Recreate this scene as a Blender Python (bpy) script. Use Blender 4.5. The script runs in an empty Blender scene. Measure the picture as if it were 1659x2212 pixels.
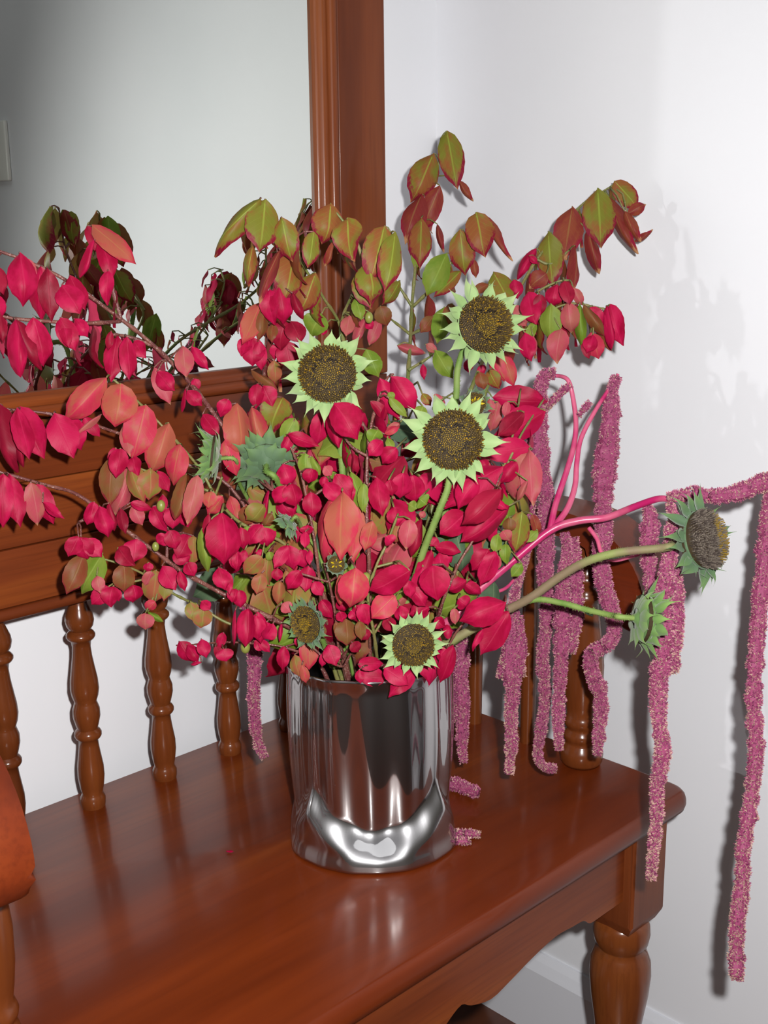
import bpy, bmesh, math, random
from mathutils import Vector, Matrix, Quaternion, noise
from math import pi, sin, cos, sqrt

# ---------------------------------------------------------------- camera, world, light, exposure
SC = bpy.context.scene
COL = SC.collection
FP, PX, PY = 2550.0, 829.5, 1106.0
CAM = Vector((0, 0, 0.6))
R_ = Vector((0.71093273, -0.7031713, -0.01117048)).normalized()
F_ = Vector((0.68140517, 0.69268158, -0.23638784)).normalized()
U_ = R_.cross(F_).normalized()
cd = bpy.data.cameras.new('camera'); cam = bpy.data.objects.new('camera', cd); COL.objects.link(cam)
cam.matrix_world = Matrix((
    (R_.x, U_.x, -F_.x, CAM.x), (R_.y, U_.y, -F_.y, CAM.y), (R_.z, U_.z, -F_.z, CAM.z), (0, 0, 0, 1)))
cd.sensor_fit = 'VERTICAL'; cd.sensor_height = 36.0; cd.lens = 36.0 * FP / 2212.0
cd.clip_start = 0.01
SC.camera = cam
SC.view_settings.view_transform = 'Standard'; SC.view_settings.look = 'None'
SC.view_settings.exposure = 0.10; SC.view_settings.gamma = 1.0; SC.view_settings.use_curve_mapping = False
SC.cycles.max_bounces = 8
wd = bpy.data.worlds.new('world'); SC.world = wd; wd.use_nodes = True
wd.node_tree.nodes['Background'].inputs[0].default_value = (1.0, 0.89, 0.76, 1)
wd.node_tree.nodes['Background'].inputs[1].default_value = 0.07

def light(name, kind, loc, target, energy, color, **kw):
    d = bpy.data.lights.new(name, kind); d.energy = energy; d.color = color
    for k, v in kw.items(): setattr(d, k, v)
    o = bpy.data.objects.new(name, d); COL.objects.link(o); o.location = loc
    o.rotation_euler = (Vector(target) - Vector(loc)).to_track_quat('-Z', 'Y').to_euler()
    return o
flash_loc = CAM + R_ * 0.055 + U_ * 0.05
light('camera_flash', 'SPOT', flash_loc, flash_loc + F_ * 1.0 - U_ * 0.10, 77.0, (1.0, 0.985, 0.97),
      spot_size=math.radians(123), spot_blend=1.0, shadow_soft_size=0.012)
# added spot at left, in place of flash light bounced off the mirror
light('mirror_bounce_spot', 'SPOT', (-1.25, 1.02, 0.60), (-1.25 + 0.163, 1.02 - 0.987, 0.60), 21.0, (1.0, 0.99, 1.0),
      spot_size=math.radians(150), spot_blend=0.004, shadow_soft_size=0.014)

light('overhead_fill', 'AREA', (0.25, 0.1, 1.97), (0.25, 0.1, 0), 3.6, (0.93, 0.97, 1.0), shape='DISK', size=1.2)  # added overhead fill, so the vase foot has something bright to reflect

def W(px, py, d):
    return CAM + F_ * d + R_ * ((px - PX) / FP * d) + U_ * (-(py - PY) / FP * d)

# ---------------------------------------------------------------- helpers
def tag(o, label=None, cat=None, group=None, kind=None):
    if label: o['label'] = label
    if cat: o['category'] = cat
    if group: o['group'] = group
    if kind: o['kind'] = kind
    return o

def link_mesh(name, me, mat=None, parent=None):
    o = bpy.data.objects.new(name, me); COL.objects.link(o)
    if mat is not None and not me.materials: me.materials.append(mat)
    if parent: o.parent = parent
    return o

def obj(name, bm, mat=None, parent=None, smooth=True, angle=None):
    me = bpy.data.meshes.new(name)
    bmesh.ops.recalc_face_normals(bm, faces=bm.faces[:])
    bm.to_mesh(me); bm.free()
    if smooth:
        for p in me.polygons: p.use_smooth = True
        if angle is not None: me.set_sharp_from_angle(angle=math.radians(angle))
    return link_mesh(name, me, mat, parent)

def empty(name, loc=(0, 0, 0)):
    o = bpy.data.objects.new(name, None); COL.objects.link(o); o.location = loc
    o.empty_display_size = 0.02
    return o

def box(bm, a, b, bev=0.0, seg=2):
    r = bmesh.ops.create_cube(bm, size=1.0)
    vs = r['verts']
    for v in vs:
        v.co = Vector([a[i] + (v.co[i] + 0.5) * (b[i] - a[i]) for i in range(3)])
    if bev > 0:
        es = list({e for v in vs for e in v.link_edges})
        bmesh.ops.bevel(bm, geom=es, offset=bev, segments=seg, affect='EDGES', profile=0.5)

def boxobj(name, a, b, mat, parent=None, bev=0.0, seg=2):
    bm = bmesh.new(); box(bm, a, b, bev, seg)
    return obj(name, bm, mat, parent, smooth=bev > 0, angle=35)

def catmull(pts, n=6):
    P = [pts[0]] + list(pts) + [pts[-1]]
    out = []
    for i in range(1, len(P) - 2):
        for k in range(n):
            t = k / n
            a, b, c, d = P[i - 1], P[i], P[i + 1], P[i + 2]
            out.append(tuple(0.5 * ((2 * b[j]) + (-a[j] + c[j]) * t + (2 * a[j] - 5 * b[j] + 4 * c[j] - d[j]) * t * t +
                       (-a[j] + 3 * b[j] - 3 * c[j] + d[j]) * t ** 3) for j in range(len(b))))
    out.append(tuple(pts[-1]))
    return out

def lathe(bm, prof, cx, cy, seg=28):
    rings = []
    for z, r in prof:
        rings.append([bm.verts.new((cx + r * cos(2 * pi * k / seg), cy + r * sin(2 * pi * k / seg), z)) for k in range(seg)])
    for a, b in zip(rings, rings[1:]):
        for k in range(seg):
            bm.faces.new((a[k], a[(k + 1) % seg], b[(k + 1) % seg], b[k]))
    bm.faces.new(rings[0]); bm.faces.new(rings[-1])

def tube(bm, pts, radii, seg=7, bump=None, cap=True):
    pts = [Vector(p) for p in pts]
    n = len(pts)
    if not hasattr(radii, '__len__'): radii = [radii] * n
    t0 = (pts[1] - pts[0]).normalized()
    nx = t0.orthogonal().normalized()
    rings = []
    for i, p in enumerate(pts):
        t = (pts[min(i + 1, n - 1)] - pts[max(i - 1, 0)])
        t = t.normalized() if t.length > 1e-9 else t0
        nx = (nx - t * nx.dot(t))
        nx = nx.normalized() if nx.length > 1e-6 else t.orthogonal().normalized()
        ny = t.cross(nx)
        ring = []
        for k in range(seg):
            a = 2 * pi * k / seg
            r = radii[i] * (1 if bump is None else bump(p, i, a))
            ring.append(bm.verts.new(p + nx * (r * cos(a)) + ny * (r * sin(a))))
        rings.append(ring)
    for a, b in zip(rings, rings[1:]):
        for k in range(seg):
            bm.faces.new((a[k], a[(k + 1) % seg], b[(k + 1) % seg], b[k]))
    if cap:
        bm.faces.new(list(reversed(rings[0]))); bm.faces.new(rings[-1])
    return rings

def prism(bm, outline, axis, a, b):
    """outline: (u,v) list; axis 0: u=y v=z extruded along x; axis 1: u=x v=z extruded along y"""
    def mk(u, v, w):
        return (w, u, v) if axis == 0 else (u, w, v)
    A = [bm.verts.new(mk(u, v, a)) for u, v in outline]
    B = [bm.verts.new(mk(u, v, b)) for u, v in outline]
    n = len(A)
    fa = bm.faces.new(A); fb = bm.faces.new(list(reversed(B)))
    for i in range(n):
        bm.faces.new((A[i], B[i], B[(i + 1) % n], A[(i + 1) % n]))
    return fa, fb

# ---------------------------------------------------------------- materials
def srgb(r, g, b):
    f = lambda c: (c / 255 / 12.92) if c / 255 <= 0.04045 else ((c / 255 + 0.055) / 1.055) ** 2.4
    return (f(r), f(g), f(b), 1.0)

class NT:
    def __init__(s, name):
        s.m = bpy.data.materials.new(name); s.m.use_nodes = True
        s.t = s.m.node_tree; s.b = s.t.nodes['Principled BSDF']
    def n(s, typ, **kw):
        o = s.t.nodes.new(typ)
        for k, v in kw.items():
            if isinstance(k, str) and hasattr(o, k): setattr(o, k, v)
        return o
    def l(s, a, b): s.t.links.new(a, b)
    def val(s, sock, v):
        if isinstance(v, (int, float, tuple, list)): sock.default_value = v
        else: s.l(v, sock)
    def math(s, op, a, b=0.0, clamp=False):
        o = s.n('ShaderNodeMath', operation=op); o.use_clamp = clamp
        s.val(o.inputs[0], a); s.val(o.inputs[1], b); return o.outputs[0]
    def mix(s, f, a, b):
        o = s.n('ShaderNodeMix', data_type='RGBA')
        s.val(o.inputs[0], f); s.val(o.inputs[6], a); s.val(o.inputs[7], b); return o.outputs[2]
    def ss(s, x, lo, hi):
        o = s.n('ShaderNodeMapRange', interpolation_type='SMOOTHSTEP')
        s.val(o.inputs[0], x); o.inputs[1].default_value = lo; o.inputs[2].default_value = hi
        return o.outputs[0]
    def noise(s, vec, scale, detail=3.0, rough=0.5, w=None):
        o = s.n('ShaderNodeTexNoise', noise_dimensions='4D' if w is not None else '3D')
        s.l(vec, o.inputs['Vector']); o.inputs['Scale'].default_value = scale
        o.inputs['Detail'].default_value = detail; o.inputs['Roughness'].default_value = rough
        if w is not None: s.val(o.inputs['W'], w)
        return o.outputs[0]
    def bump(s, h, strength, dist=0.001):
        o = s.n('ShaderNodeBump'); o.inputs['Strength'].default_value = strength
        o.inputs['Distance'].default_value = dist
        s.l(h, o.inputs['Height']); s.l(o.outputs[0], s.b.inputs['Normal'])
    def p(s, **kw):
        names = dict(color='Base Color', rough='Roughness', metal='Metallic', spec='Specular IOR Level',
                     coat='Coat Weight', coatr='Coat Roughness', sub='Subsurface Weight', sheen='Sheen Weight')
        for k, v in kw.items(): s.val(s.b.inputs[names[k]], v)
        return s

def plain(name, col, rough=0.5, metal=0.0, spec=0.5):
    return NT(name).p(color=col, rough=rough, metal=metal, spec=spec).m

def wood(name, axis, dark, mid, light_, rough=0.38, coat=0.22, scale=1.0):
    t = NT(name)
    g = t.n('ShaderNodeNewGeometry'); mp = t.n('ShaderNodeMapping')
    s = [28 * scale] * 3; s[axis] = 3.0 * scale
    mp.inputs['Scale'].default_value = s
    oi = t.n('ShaderNodeObjectInfo')
    t.l(g.outputs['Position'], mp.inputs['Vector'])
    n1 = t.noise(mp.outputs[0], 0.45, 4, 0.6, w=t.math('MULTIPLY', oi.outputs['Random'], 20.0))
    s2 = [260 * scale] * 3; s2[axis] = 9.0 * scale
    mp2 = t.n('ShaderNodeMapping'); mp2.inputs['Scale'].default_value = s2
    t.l(g.outputs['Position'], mp2.inputs['Vector'])
    n2 = t.noise(mp2.outputs[0], 1.0, 3, 0.6)
    c = t.mix(t.ss(n1, 0.30, 0.55), dark, mid)
    c = t.mix(t.ss(n1, 0.50, 0.78), c, light_)
    c = t.mix(t.math('MULTIPLY', t.ss(n2, 0.42, 0.72), 0.35), c, dark)
    t.p(color=c, rough=rough, coat=coat, coatr=0.14, spec=0.15)
    t.bump(n2, 0.05, 0.0004)
    return t.m

DK, MD, LT = srgb(74, 31, 14), srgb(106, 48, 21), srgb(138, 72, 28)
wood_x = wood('polished_red_wood_along_bench', 0, DK, MD, LT)
wood_y = wood('polished_red_wood_across_bench', 1, DK, MD, LT)
wood_arm = wood('dark_red_armrest_wood', 1, srgb(70, 24, 10), srgb(96, 36, 14), srgb(116, 50, 20))
wood_z = wood('polished_red_wood_upright', 2, srgb(84, 38, 18), srgb(110, 54, 26), srgb(130, 72, 36), rough=0.45, coat=0.12)
wood_seat = wood('polished_red_wood_seat', 0, srgb(84, 30, 8), srgb(110, 44, 12), srgb(146, 72, 20), rough=0.36, coat=0.28, scale=0.55)
wood_turn = wood('turned_brown_wood', 2, srgb(78, 36, 15), srgb(104, 52, 22), srgb(128, 72, 32), rough=0.28, coat=0.5)

def wall_mat():
    t = NT('painted_white_wall'); g = t.n('ShaderNodeNewGeometry')
    n = t.noise(g.outputs['Position'], 220.0, 3, 0.6)
    n2 = t.noise(g.outputs['Position'], 3.0, 2, 0.5)
    c = t.mix(t.ss(n2, 0.3, 0.7), srgb(222, 224, 228), srgb(228, 229, 233))
    t.p(color=c, rough=0.55, spec=0.3); t.bump(n, 0.12, 0.0005)
    return t.m
wall_m = wall_mat()
trim_m = plain('painted_grey_white_trim', srgb(214, 216, 222), 0.4)

def mirror_mat():
    t = NT('silvered_mirror_glass'); t.p(color=(0.66, 0.69, 0.655, 1), rough=0.0, metal=1.0); return t.m
mirror_m = mirror_mat()

# ---------------------------------------------------------------- the setting
XW, YW, ZF, ZC = 1.2, 1.113, -0.538, 2.0
def struct(name, a, b, mat, **kw):
    o = boxobj(name, a, b, mat, **kw); o['kind'] = 'structure'; return o
struct('wall_back', (-2.2, YW, ZF), (XW + 0.1, YW + 0.1, ZC), wall_m)
struct('wall_right', (XW, -2.2, ZF), (XW + 0.1, YW, ZC), wall_m)
struct('ceiling', (-2.2, -2.2, ZC), (XW + 0.1, YW + 0.1, ZC + 0.05), wall_m)
def floor_mat():
    t = NT('dark_brown_floorboards'); g = t.n('ShaderNodeNewGeometry'); mp = t.n('ShaderNodeMapping')
    mp.inputs['Scale'].default_value = (4, 60, 4); t.l(g.outputs['Position'], mp.inputs['Vector'])
    n = t.noise(mp.outputs[0], 1.0, 4, 0.6)
    t.p(color=t.mix(n, srgb(58, 28, 16), srgb(96, 52, 30)), rough=0.35, coat=0.3); return t.m
struct('floor', (-2.2, -2.2, ZF - 0.05), (XW + 0.1, YW + 0.1, ZF), floor_mat())
# skirting with a small moulded top edge, on the right wall and behind the bench
def skirting(name, axis):
    bm = bmesh.new()
    t0 = ZF
    if axis == 1:   # runs along y on the right wall
        prof = [(XW, t0), (XW - 0.016, t0), (XW - 0.016, t0 + 0.102), (XW - 0.010, t0 + 0.117), (XW - 0.004, t0 + 0.127), (XW, t0 + 0.127)]
        prism(bm, prof, 1, -2.2, YW - 0.016)
    else:
        prof = [(YW, t0), (YW - 0.016, t0), (YW - 0.016, t0 + 0.102), (YW - 0.010, t0 + 0.117), (YW - 0.004, t0 + 0.127), (YW, t0 + 0.127)]
        prism(bm, prof, 0, -2.2, XW)
    o = obj(name, bm, trim_m, smooth=False); o['kind'] = 'structure'
skirting('baseboard_right', 1); skirting('baseboard_back', 0)

# light switch on the right wall, seen in the mirror
sw = empty('light_switch', (XW, -0.232, 0.752))
tag(sw, 'white wall switch plate with small rocker keys, seen at the left edge of the mirror', 'light switch')
sw_m = plain('white_switch_plastic', srgb(232, 232, 226), 0.3)
boxobj('plate', (-0.009, -0.037, -0.058), (0.0, 0.037, 0.058), sw_m, sw, bev=0.003, seg=3)
for k in (-1, 0, 1):
    boxobj('rocker', (-0.013, -0.006, k * 0.03 - 0.010), (-0.008, 0.006, k * 0.03 + 0.010), sw_m, sw, bev=0.0015, seg=2)

# ---------------------------------------------------------------- the hall bench with mirror back
bench = empty('hall_bench', (0.68, 0.87, ZF))
tag(bench, 'polished red-brown wooden hall bench with turned spindles and tall mirror back', 'bench')
BO = Vector((0.68, 0.87, ZF))
def part(o):
    o.parent = bench; o.location = o.location - BO; return o
SX0, SX1, SY0, SY1 = 0.250, 1.064, 0.605, 1.080
# seat board with a bullnose edge and rounded corners
bm = bmesh.new()
def rrect(inset, cr):
    x0, x1, y0, y1 = SX0 + inset, SX1 - inset, SY0 + inset, SY1 - inset * 0.3
    out = []
    for cx, cy, a0, r in ((x1 - cr, y1 - 0.004, 0, 0.004), (x0 + cr, y1 - 0.004, 90, 0.004), (x0 + cr, y0 + cr, 180, cr), (x1 - cr, y0 + cr, 270, cr)):
        for k in range(7):
            a = math.radians(a0 + 90 * k / 6)
            out.append((cx + (cr if r == cr else 0.004) * cos(a) + (0 if r == cr else (cr - 0.004) * (1 if cos(a0 * pi / 180 + 0.1) > 0 else -1)), cy + r * sin(a)))
    return out
rings = []
for z, ins in ((-0.026, 0.010), (-0.0255, 0.005), (-0.022, 0.0015), (-0.016, 0.0), (-0.010, 0.0002), (-0.005, 0.0014), (-0.0018, 0.0036), (-0.0004, 0.0056), (0.0, 0.0078)):
    rings.append([bm.verts.new((x, y, z)) for x, y in rrect(ins, 0.020)])
for a, b in zip(rings, rings[1:]):
    for k in range(len(a)): bm.faces.new((a[k], a[(k + 1) % len(a)], b[(k + 1) % len(a)], b[k]))
bm.faces.new(rings[0]); bm.faces.new(rings[-1])
part(obj('seat', bm, wood_seat, angle=40))

SPIN = [(0.0, .0125), (.004, .0134), (.010, .0134), (.013, .0118), (.0155, .0108), (.022, .0125), (.034, .0140), (.045, .0138), (.058, .0118), (.068, .0104),
        (.0745, .0100), (.0765, .0128), (.079, .0142), (.082, .0142), (.0845, .0128), (.0865, .0106), (.091, .0120), (.100, .0142), (.108, .0140),
        (.114, .0120), (.1165, .0114), (.122, .0136), (.130, .0149), (.140, .0142), (.152, .0122), (.165, .0102), (.175, .0094), (.181, .0104), (.183, .0132),
        (.1855, .0149), (.188, .0149), (.1905, .0130), (.1925, .0105), (.197, .0136), (.203, .0148), (.209, .0138), (.216, .0108), (.222, .0085), (.231, .0078)]
SPIN = [(z * 1.03, r) for z, r in SPIN]
sp0 = None
for i, x in enumerate((0.402, 0.4935, 0.585, 0.6765, 0.768, 0.8595, 0.951)):
    if sp0 is None:
        bm = bmesh.new(); lathe(bm, SPIN, 0, 0, 32)
        sp0 = obj('spindle', bm, wood_turn, angle=60); o = sp0
    else:
        o = link_mesh('spindle', sp0.data)
    o.location = (x, 1.043, 0); part(o)

# arms, arm posts and thin arm rods
ARM = [(1.095, .283), (.95, .287), (.86, .290), (.79, .291), (.745, .287), (.708, .272), (.682, .248), (.668, .220), (.665, .198), (.670, .184), (.682, .178),
       (.697, .182), (.708, .197), (.713, .218), (.722, .240), (.742, .256), (.775, .263), (.86, .262), (.95, .259), (1.095, .255)]
POST = [(0, .021), (.004, .0235), (.012, .0245), (.019, .0235), (.024, .0195), (.027, .0185), (.030, .0205), (.034, .0215), (.038, .0205), (.041, .0180),
        (.044, .0180), (.047, .0205), (.051, .0212), (.056, .0195), (.059, .0178), (.070, .0196), (.090, .0218), (.115, .0222), (.140, .0200), (.165, .0165), (.182, .0145),
        (.187, .0150), (.190, .0178), (.194, .0184), (.198, .0165), (.202, .0145), (.207, .0150), (.210, .0172), (.214, .0176), (.218, .0158), (.222, .0130), (.245, .0135), (.265, .0150)]
ARM = [(y - 0.031, z * 1.03) for y, z in ARM]
POST = [(z * 1.03, r) for z, r in POST]
for side, xc in ((-1, 0.282), (1, 1.028)):
    bm = bmesh.new()
    ol = catmull([Vector((a, b)) for a, b in ARM[:9]], 3)[:-1] + catmull([Vector((a, b)) for a, b in ARM[8:14]], 3)[:-1] + catmull([Vector((a, b)) for a, b in ARM[13:]], 3)
    prism(bm, ol, 0, xc - 0.030, xc + 0.030)
    es = [e for e in bm.edges if abs(e.verts[0].co.x - e.verts[1].co.x) < 1e-6]
    bmesh.ops.bevel(bm, geom=es, offset=0.008, segments=3, affect='EDGES', profile=0.6)
    part(obj('armrest', bm, wood_arm, angle=50))
    bm = bmesh.new(); lathe(bm, POST, 0, 0, 36); o = obj('arm_post', bm, wood_turn, angle=60)
    o.location = (xc + (0.032 if side < 0 else 0.003), 0.731, 0); part(o)
    for y in (0.810, 0.893, 0.976):
        bm = bmesh.new(); lathe(bm, [(0, .0085), (.10, .0095), (.18, .0085), (.268, .0075)], 0, 0, 20)
        o = obj('arm_rod', bm, wood_turn, angle=60); o.location = (xc + 0.004, y, 0); part(o)

# apron with its scalloped lower edge, end aprons, legs
LEG0, LEG1 = 0.300, 1.008
xm = (LEG0 + LEG1) / 2
half = [(x - 0.654, z) for x, z in ((.654, -.134), (.668, -.128), (.684, -.117), (.698, -.108), (.715, -.101), (.729, -.109), (.757, -.117), (.784, -.112), (.82, -.103), (.857, -.097), (.884, -.099), (.904, -.101), (.912, -.107), (.920, -.110), (.94, -.110), (.975, -.110))]
low = catmull([Vector((xm + x, z)) for x, z in half], 3)
lowl = [(2 * xm - x, z) for x, z in reversed(low)][:-1]
ol = lowl + [tuple(p) for p in low]
ol = ol + [(ol[-1][0], -0.026), (ol[0][0], -0.026)]
bm = bmesh.new(); prism(bm, ol, 1, 0.632, 0.652); part(obj('front_apron', bm, wood_x, smooth=False))
for x in (LEG0 + 0.005, LEG1 - 0.012):
    part(boxobj('end_apron', (x - 0.01, 0.69, -0.10), (x + 0.01, 0.995, -0.026), wood_y))
part(boxobj('back_apron', (LEG0 + 0.03, 1.01, -0.10), (LEG1 - 0.03, 1.03, -0.026), wood_x))
LEGP = [(-0.148, .0250), (-.150, .0285), (-.156, .0310), (-.166, .0318), (-.176, .0300), (-.181, .0265), (-.183, .0258), (-.188, .0290), (-.200, .0335), (-.216, .0345), (-.240, .0325),
        (-.275, .0270), (-.310, .0220), (-.345, .0190), (-.365, .0185), (-.370, .022), (-.378, .0235), (-.386, .022), (-.392, .0175), (-.42, .021), (-.45, .0235), (-.475, .020), (-.496, .0165)]
LEGP = [(z * (1.03 if z > -.3 else 1.0848), r) for z, r in LEGP]
for lx, ly in ((LEG0, 0.653), (LEG1, 0.653), (LEG0, 1.025), (LEG1, 1.025)):
    bm = bmesh.new(); lathe(bm, list(reversed(LEGP)), 0, 0, 36)
    leg = obj('leg', bm, wood_turn, angle=60); leg.location = (lx, ly, 0); part(leg)
    bm = bmesh.new(); h = 0.033
    # square block, its lower end chamfered to meet the turning
    r0 = [(h, h), (-h, h), (-h, -h), (h, -h)]
    lv = [[bm.verts.new((x * s, y * s, z)) for x, y in r0] for z, s in ((-0.026, 1), (-0.139, 1), (-0.154, 0.78))]
    for a, b in zip(lv, lv[1:]):
        for k in range(4): bm.faces.new((a[k], a[(k + 1) % 4], b[(k + 1) % 4], b[k]))
    bm.faces.new(lv[0]); bm.faces.new(lv[-1])
    bmesh.ops.bevel(bm, geom=[e for e in bm.edges if abs(e.verts[0].co.z - e.verts[1].co.z) > 0.05], offset=0.004, segments=2, affect='EDGES')
    o = obj('leg_block', bm, wood_z, angle=35); o.parent = leg

# the back: lower board, frame rails, moulding, mirror
boards = [(0.235, 0.247, 1.016, 'bottom_bead'), (0.248, 0.304, 1.020, 'back_board'), (0.305, 0.3655, 1.022, 'back_board'), (0.3665, 0.424, 1.0215, 'bottom_rail')]
for z0, z1, y, nm in boards:
    part(boxobj(nm, (0.264, y, z0), (1.013, 1.066, z1), wood_x, bev=0.0010 if 'bead' not in nm else 0.005, seg=3))
ZT = 1.16
part(boxobj('stile', (0.9415, 1.0215, 0.4245), (1.0155, 1.066, ZT), wood_z, bev=0.003, seg=3))
part(boxobj('stile', (0.2615, 1.0215, 0.4245), (0.3355, 1.066, ZT), wood_z, bev=0.003, seg=3))
part(boxobj('top_rail', (0.2615, 1.0215, ZT + 0.0005), (1.0155, 1.066, ZT + 0.07), wood_x, bev=0.003, seg=3))
# moulding: profile across (distance from frame edge inwards, depth in front of mirror)
MP = [(0.0, 0.0155), (0.002, 0.0185), (0.005, 0.0195), (0.009, 0.0185), (0.0115, 0.0150), (0.012, 0.0125), (0.016, 0.0130), (0.019, 0.0110), (0.021, 0.0070), (0.024, 0.0050), (0.0245, 0.0)]
YM = 1.0385
def mould(kind):
    bm = bmesh.new(); x0, x1, z0, z1 = 0.3355, 0.9415, 0.4245, ZT
    A, B = [], []
    for d, hgt in MP:
        y = YM - hgt
        if kind == 'r': A.append((x1 - d, y, z0 + d)); B.append((x1 - d, y, z1 - d))
        if kind == 'l': A.append((x0 + d, y, z0 + d)); B.append((x0 + d, y, z1 - d))
        if kind == 'b': A.append((x0 + d, y, z0 + d)); B.append((x1 - d, y, z0 + d))
        if kind == 't': A.append((x0 + d, y, z1 - d)); B.append((x1 - d, y, z1 - d))
    A = [bm.verts.new(p) for p in A]; B = [bm.verts.new(p) for p in B]
    for i in range(len(A) - 1): bm.faces.new((A[i], A[i + 1], B[i + 1], B[i]))
    return obj('moulding', bm, wood_z if kind in 'rl' else wood_x, angle=50)
for k in 'rlbt': part(mould(k))
part(boxobj('mirror_glass', (0.330, YM, 0.418), (0.947, YM + 0.004, ZT + 0.005), mirror_m))
part(boxobj('backing_panel', (0.266, YM + 0.006, 0.42), (1.011, 1.0645, ZT + 0.05), wood_x))
# ---------------------------------------------------------------- the vase
VC = Vector((0.7645, 0.800, 0.0)); E1 = Vector((0.763, -0.645, 0)); E2 = Vector((-0.645, -0.763, 0))
VH = 0.187
base_pts = [(0, .101), (.030, .0975), (.056, .083), (.073, .066), (.0815, .052), (.0835, .030), (.0835, .0), (.0825, -.03), (.0800, -.054), (.068, -.068), (.04, -.085), (0, -.092)]
full = base_pts + [(-x, y) for x, y in reversed(base_pts[1:-1])]
full = [Vector((x, y, 0)) for x, y in full]
def base_r(theta):
    # theta measured from front (+y local) towards right; polar intersection of polygon
    d = Vector((sin(theta), cos(theta), 0)); best = 0.08
    for a, b in zip(full, full[1:] + full[:1]):
        e = b - a; den = d.x * e.y - d.y * e.x
        if abs(den) < 1e-9: continue
        t = (a.x * e.y - a.y * e.x) / den; s = (a.x * d.y - a.y * d.x) / den
        if t > 0 and -1e-6 <= s <= 1 + 1e-6: best = t
    return best
def sst(x): x = max(0, min(1, x)); return x * x * (3 - 2 * x)
NT_, NZ_ = 192, 96
br = [base_r(2 * pi * k / NT_) for k in range(NT_)]
for _ in range(4): br = [(br[k - 1] + 2 * br[k] + br[(k + 1) % NT_]) / 4 for k in range(NT_)]
bm = bmesh.new(); rings = []
def vase_r(k, z, inner=0.0):
    th = 2 * pi * k / NT_
    q = (th + pi / 4) % (pi / 2) - pi / 4            # angle within a face
    zz = z / VH
    sq = 1.0 + 0.035 * cos(4 * th + pi) * (1 - 0.65 * zz) # slightly square body
    body = (0.0805 + 0.0040 * sin(pi * min(1, zz * 1.05)) ** 1.0) * sq
    a = abs(q) / (pi / 4)
    body += 0.0068 * (zz - 0.55) + 0.0018 * cos(q * 15.0 + 0.9 + zz * 0.6) * (1 - a ** 4) * (0.45 + 0.55 * (1 - zz))
    body -= 0.0030 * sst((a - 0.72) / 0.2) * sst((1.0 - a) / 0.12 + 0.3) * (1 - 0.6 * zz)
    zc = 0.010 + 0.036 * a ** 2.4
    wdt = 0.027 + 0.008 * a
    f = sst((z - zc) / wdt)
    foot = br[k] - 0.0035 * sst(z / 0.02)
    r = foot * (1 - f) + min(body, br[k] * 1.04 + 0.01 * f) * f
    flare = 0.0016 * sst((zz - 0.93) / 0.07)
    return r + flare - inner
def ringat(z, inner=0.0, fn=None):
    out = []
    for k in range(NT_):
        th = 2 * pi * k / NT_; r = vase_r(k, max(0, z), inner)
        zt = z
        if z > VH - 0.02: zt = z + 0.0022 * cos(2 * th + 0.4) * sst((z - VH + 0.02) / 0.02)
        out.append(bm.verts.new(VC + E1 * (r * sin(th)) + E2 * (r * cos(th)) + Vector((0, 0, zt))))
    return out
rings = [ringat(0.0005, 0.004), ringat(0.0012, 0.0012)] + [ringat(0.0025 + (VH - 0.0025) * i / NZ_) for i in range(NZ_ + 1)]
rings += [ringat(VH + 0.0010, 0.0012), ringat(VH, 0.0026)] + [ringat(VH - 0.004 - 0.155 * i / 8, 0.004) for i in range(9)]
for a, b in zip(rings, rings[1:]):
    for k in range(NT_): bm.faces.new((a[k], a[(k + 1) % NT_], b[(k + 1) % NT_], b[k]))
bm.faces.new(list(reversed(rings[0]))); bm.faces.new(rings[-1])
t = NT('polished_dark_chrome'); t.p(color=(0.47, 0.45, 0.445, 1), rough=0.06, metal=1.0)
gl = t.n('ShaderNodeBsdfAnisotropic'); gl.inputs['Color'].default_value = (0.62, 0.62, 0.64, 1); gl.inputs['Roughness'].default_value = 0.34
mx = t.n('ShaderNodeMixShader'); mx.inputs[0].default_value = 0.17      # smudged, finger-marked polish
t.l(t.b.outputs[0], mx.inputs[1]); t.l(gl.outputs[0], mx.inputs[2]); t.l(mx.outputs[0], t.t.nodes['Material Output'].inputs['Surface'])
vase = obj('vase', bm, t.m)
tag(vase, 'polished chrome vase with squared foot holding the bouquet on the bench seat', 'vase')
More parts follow.
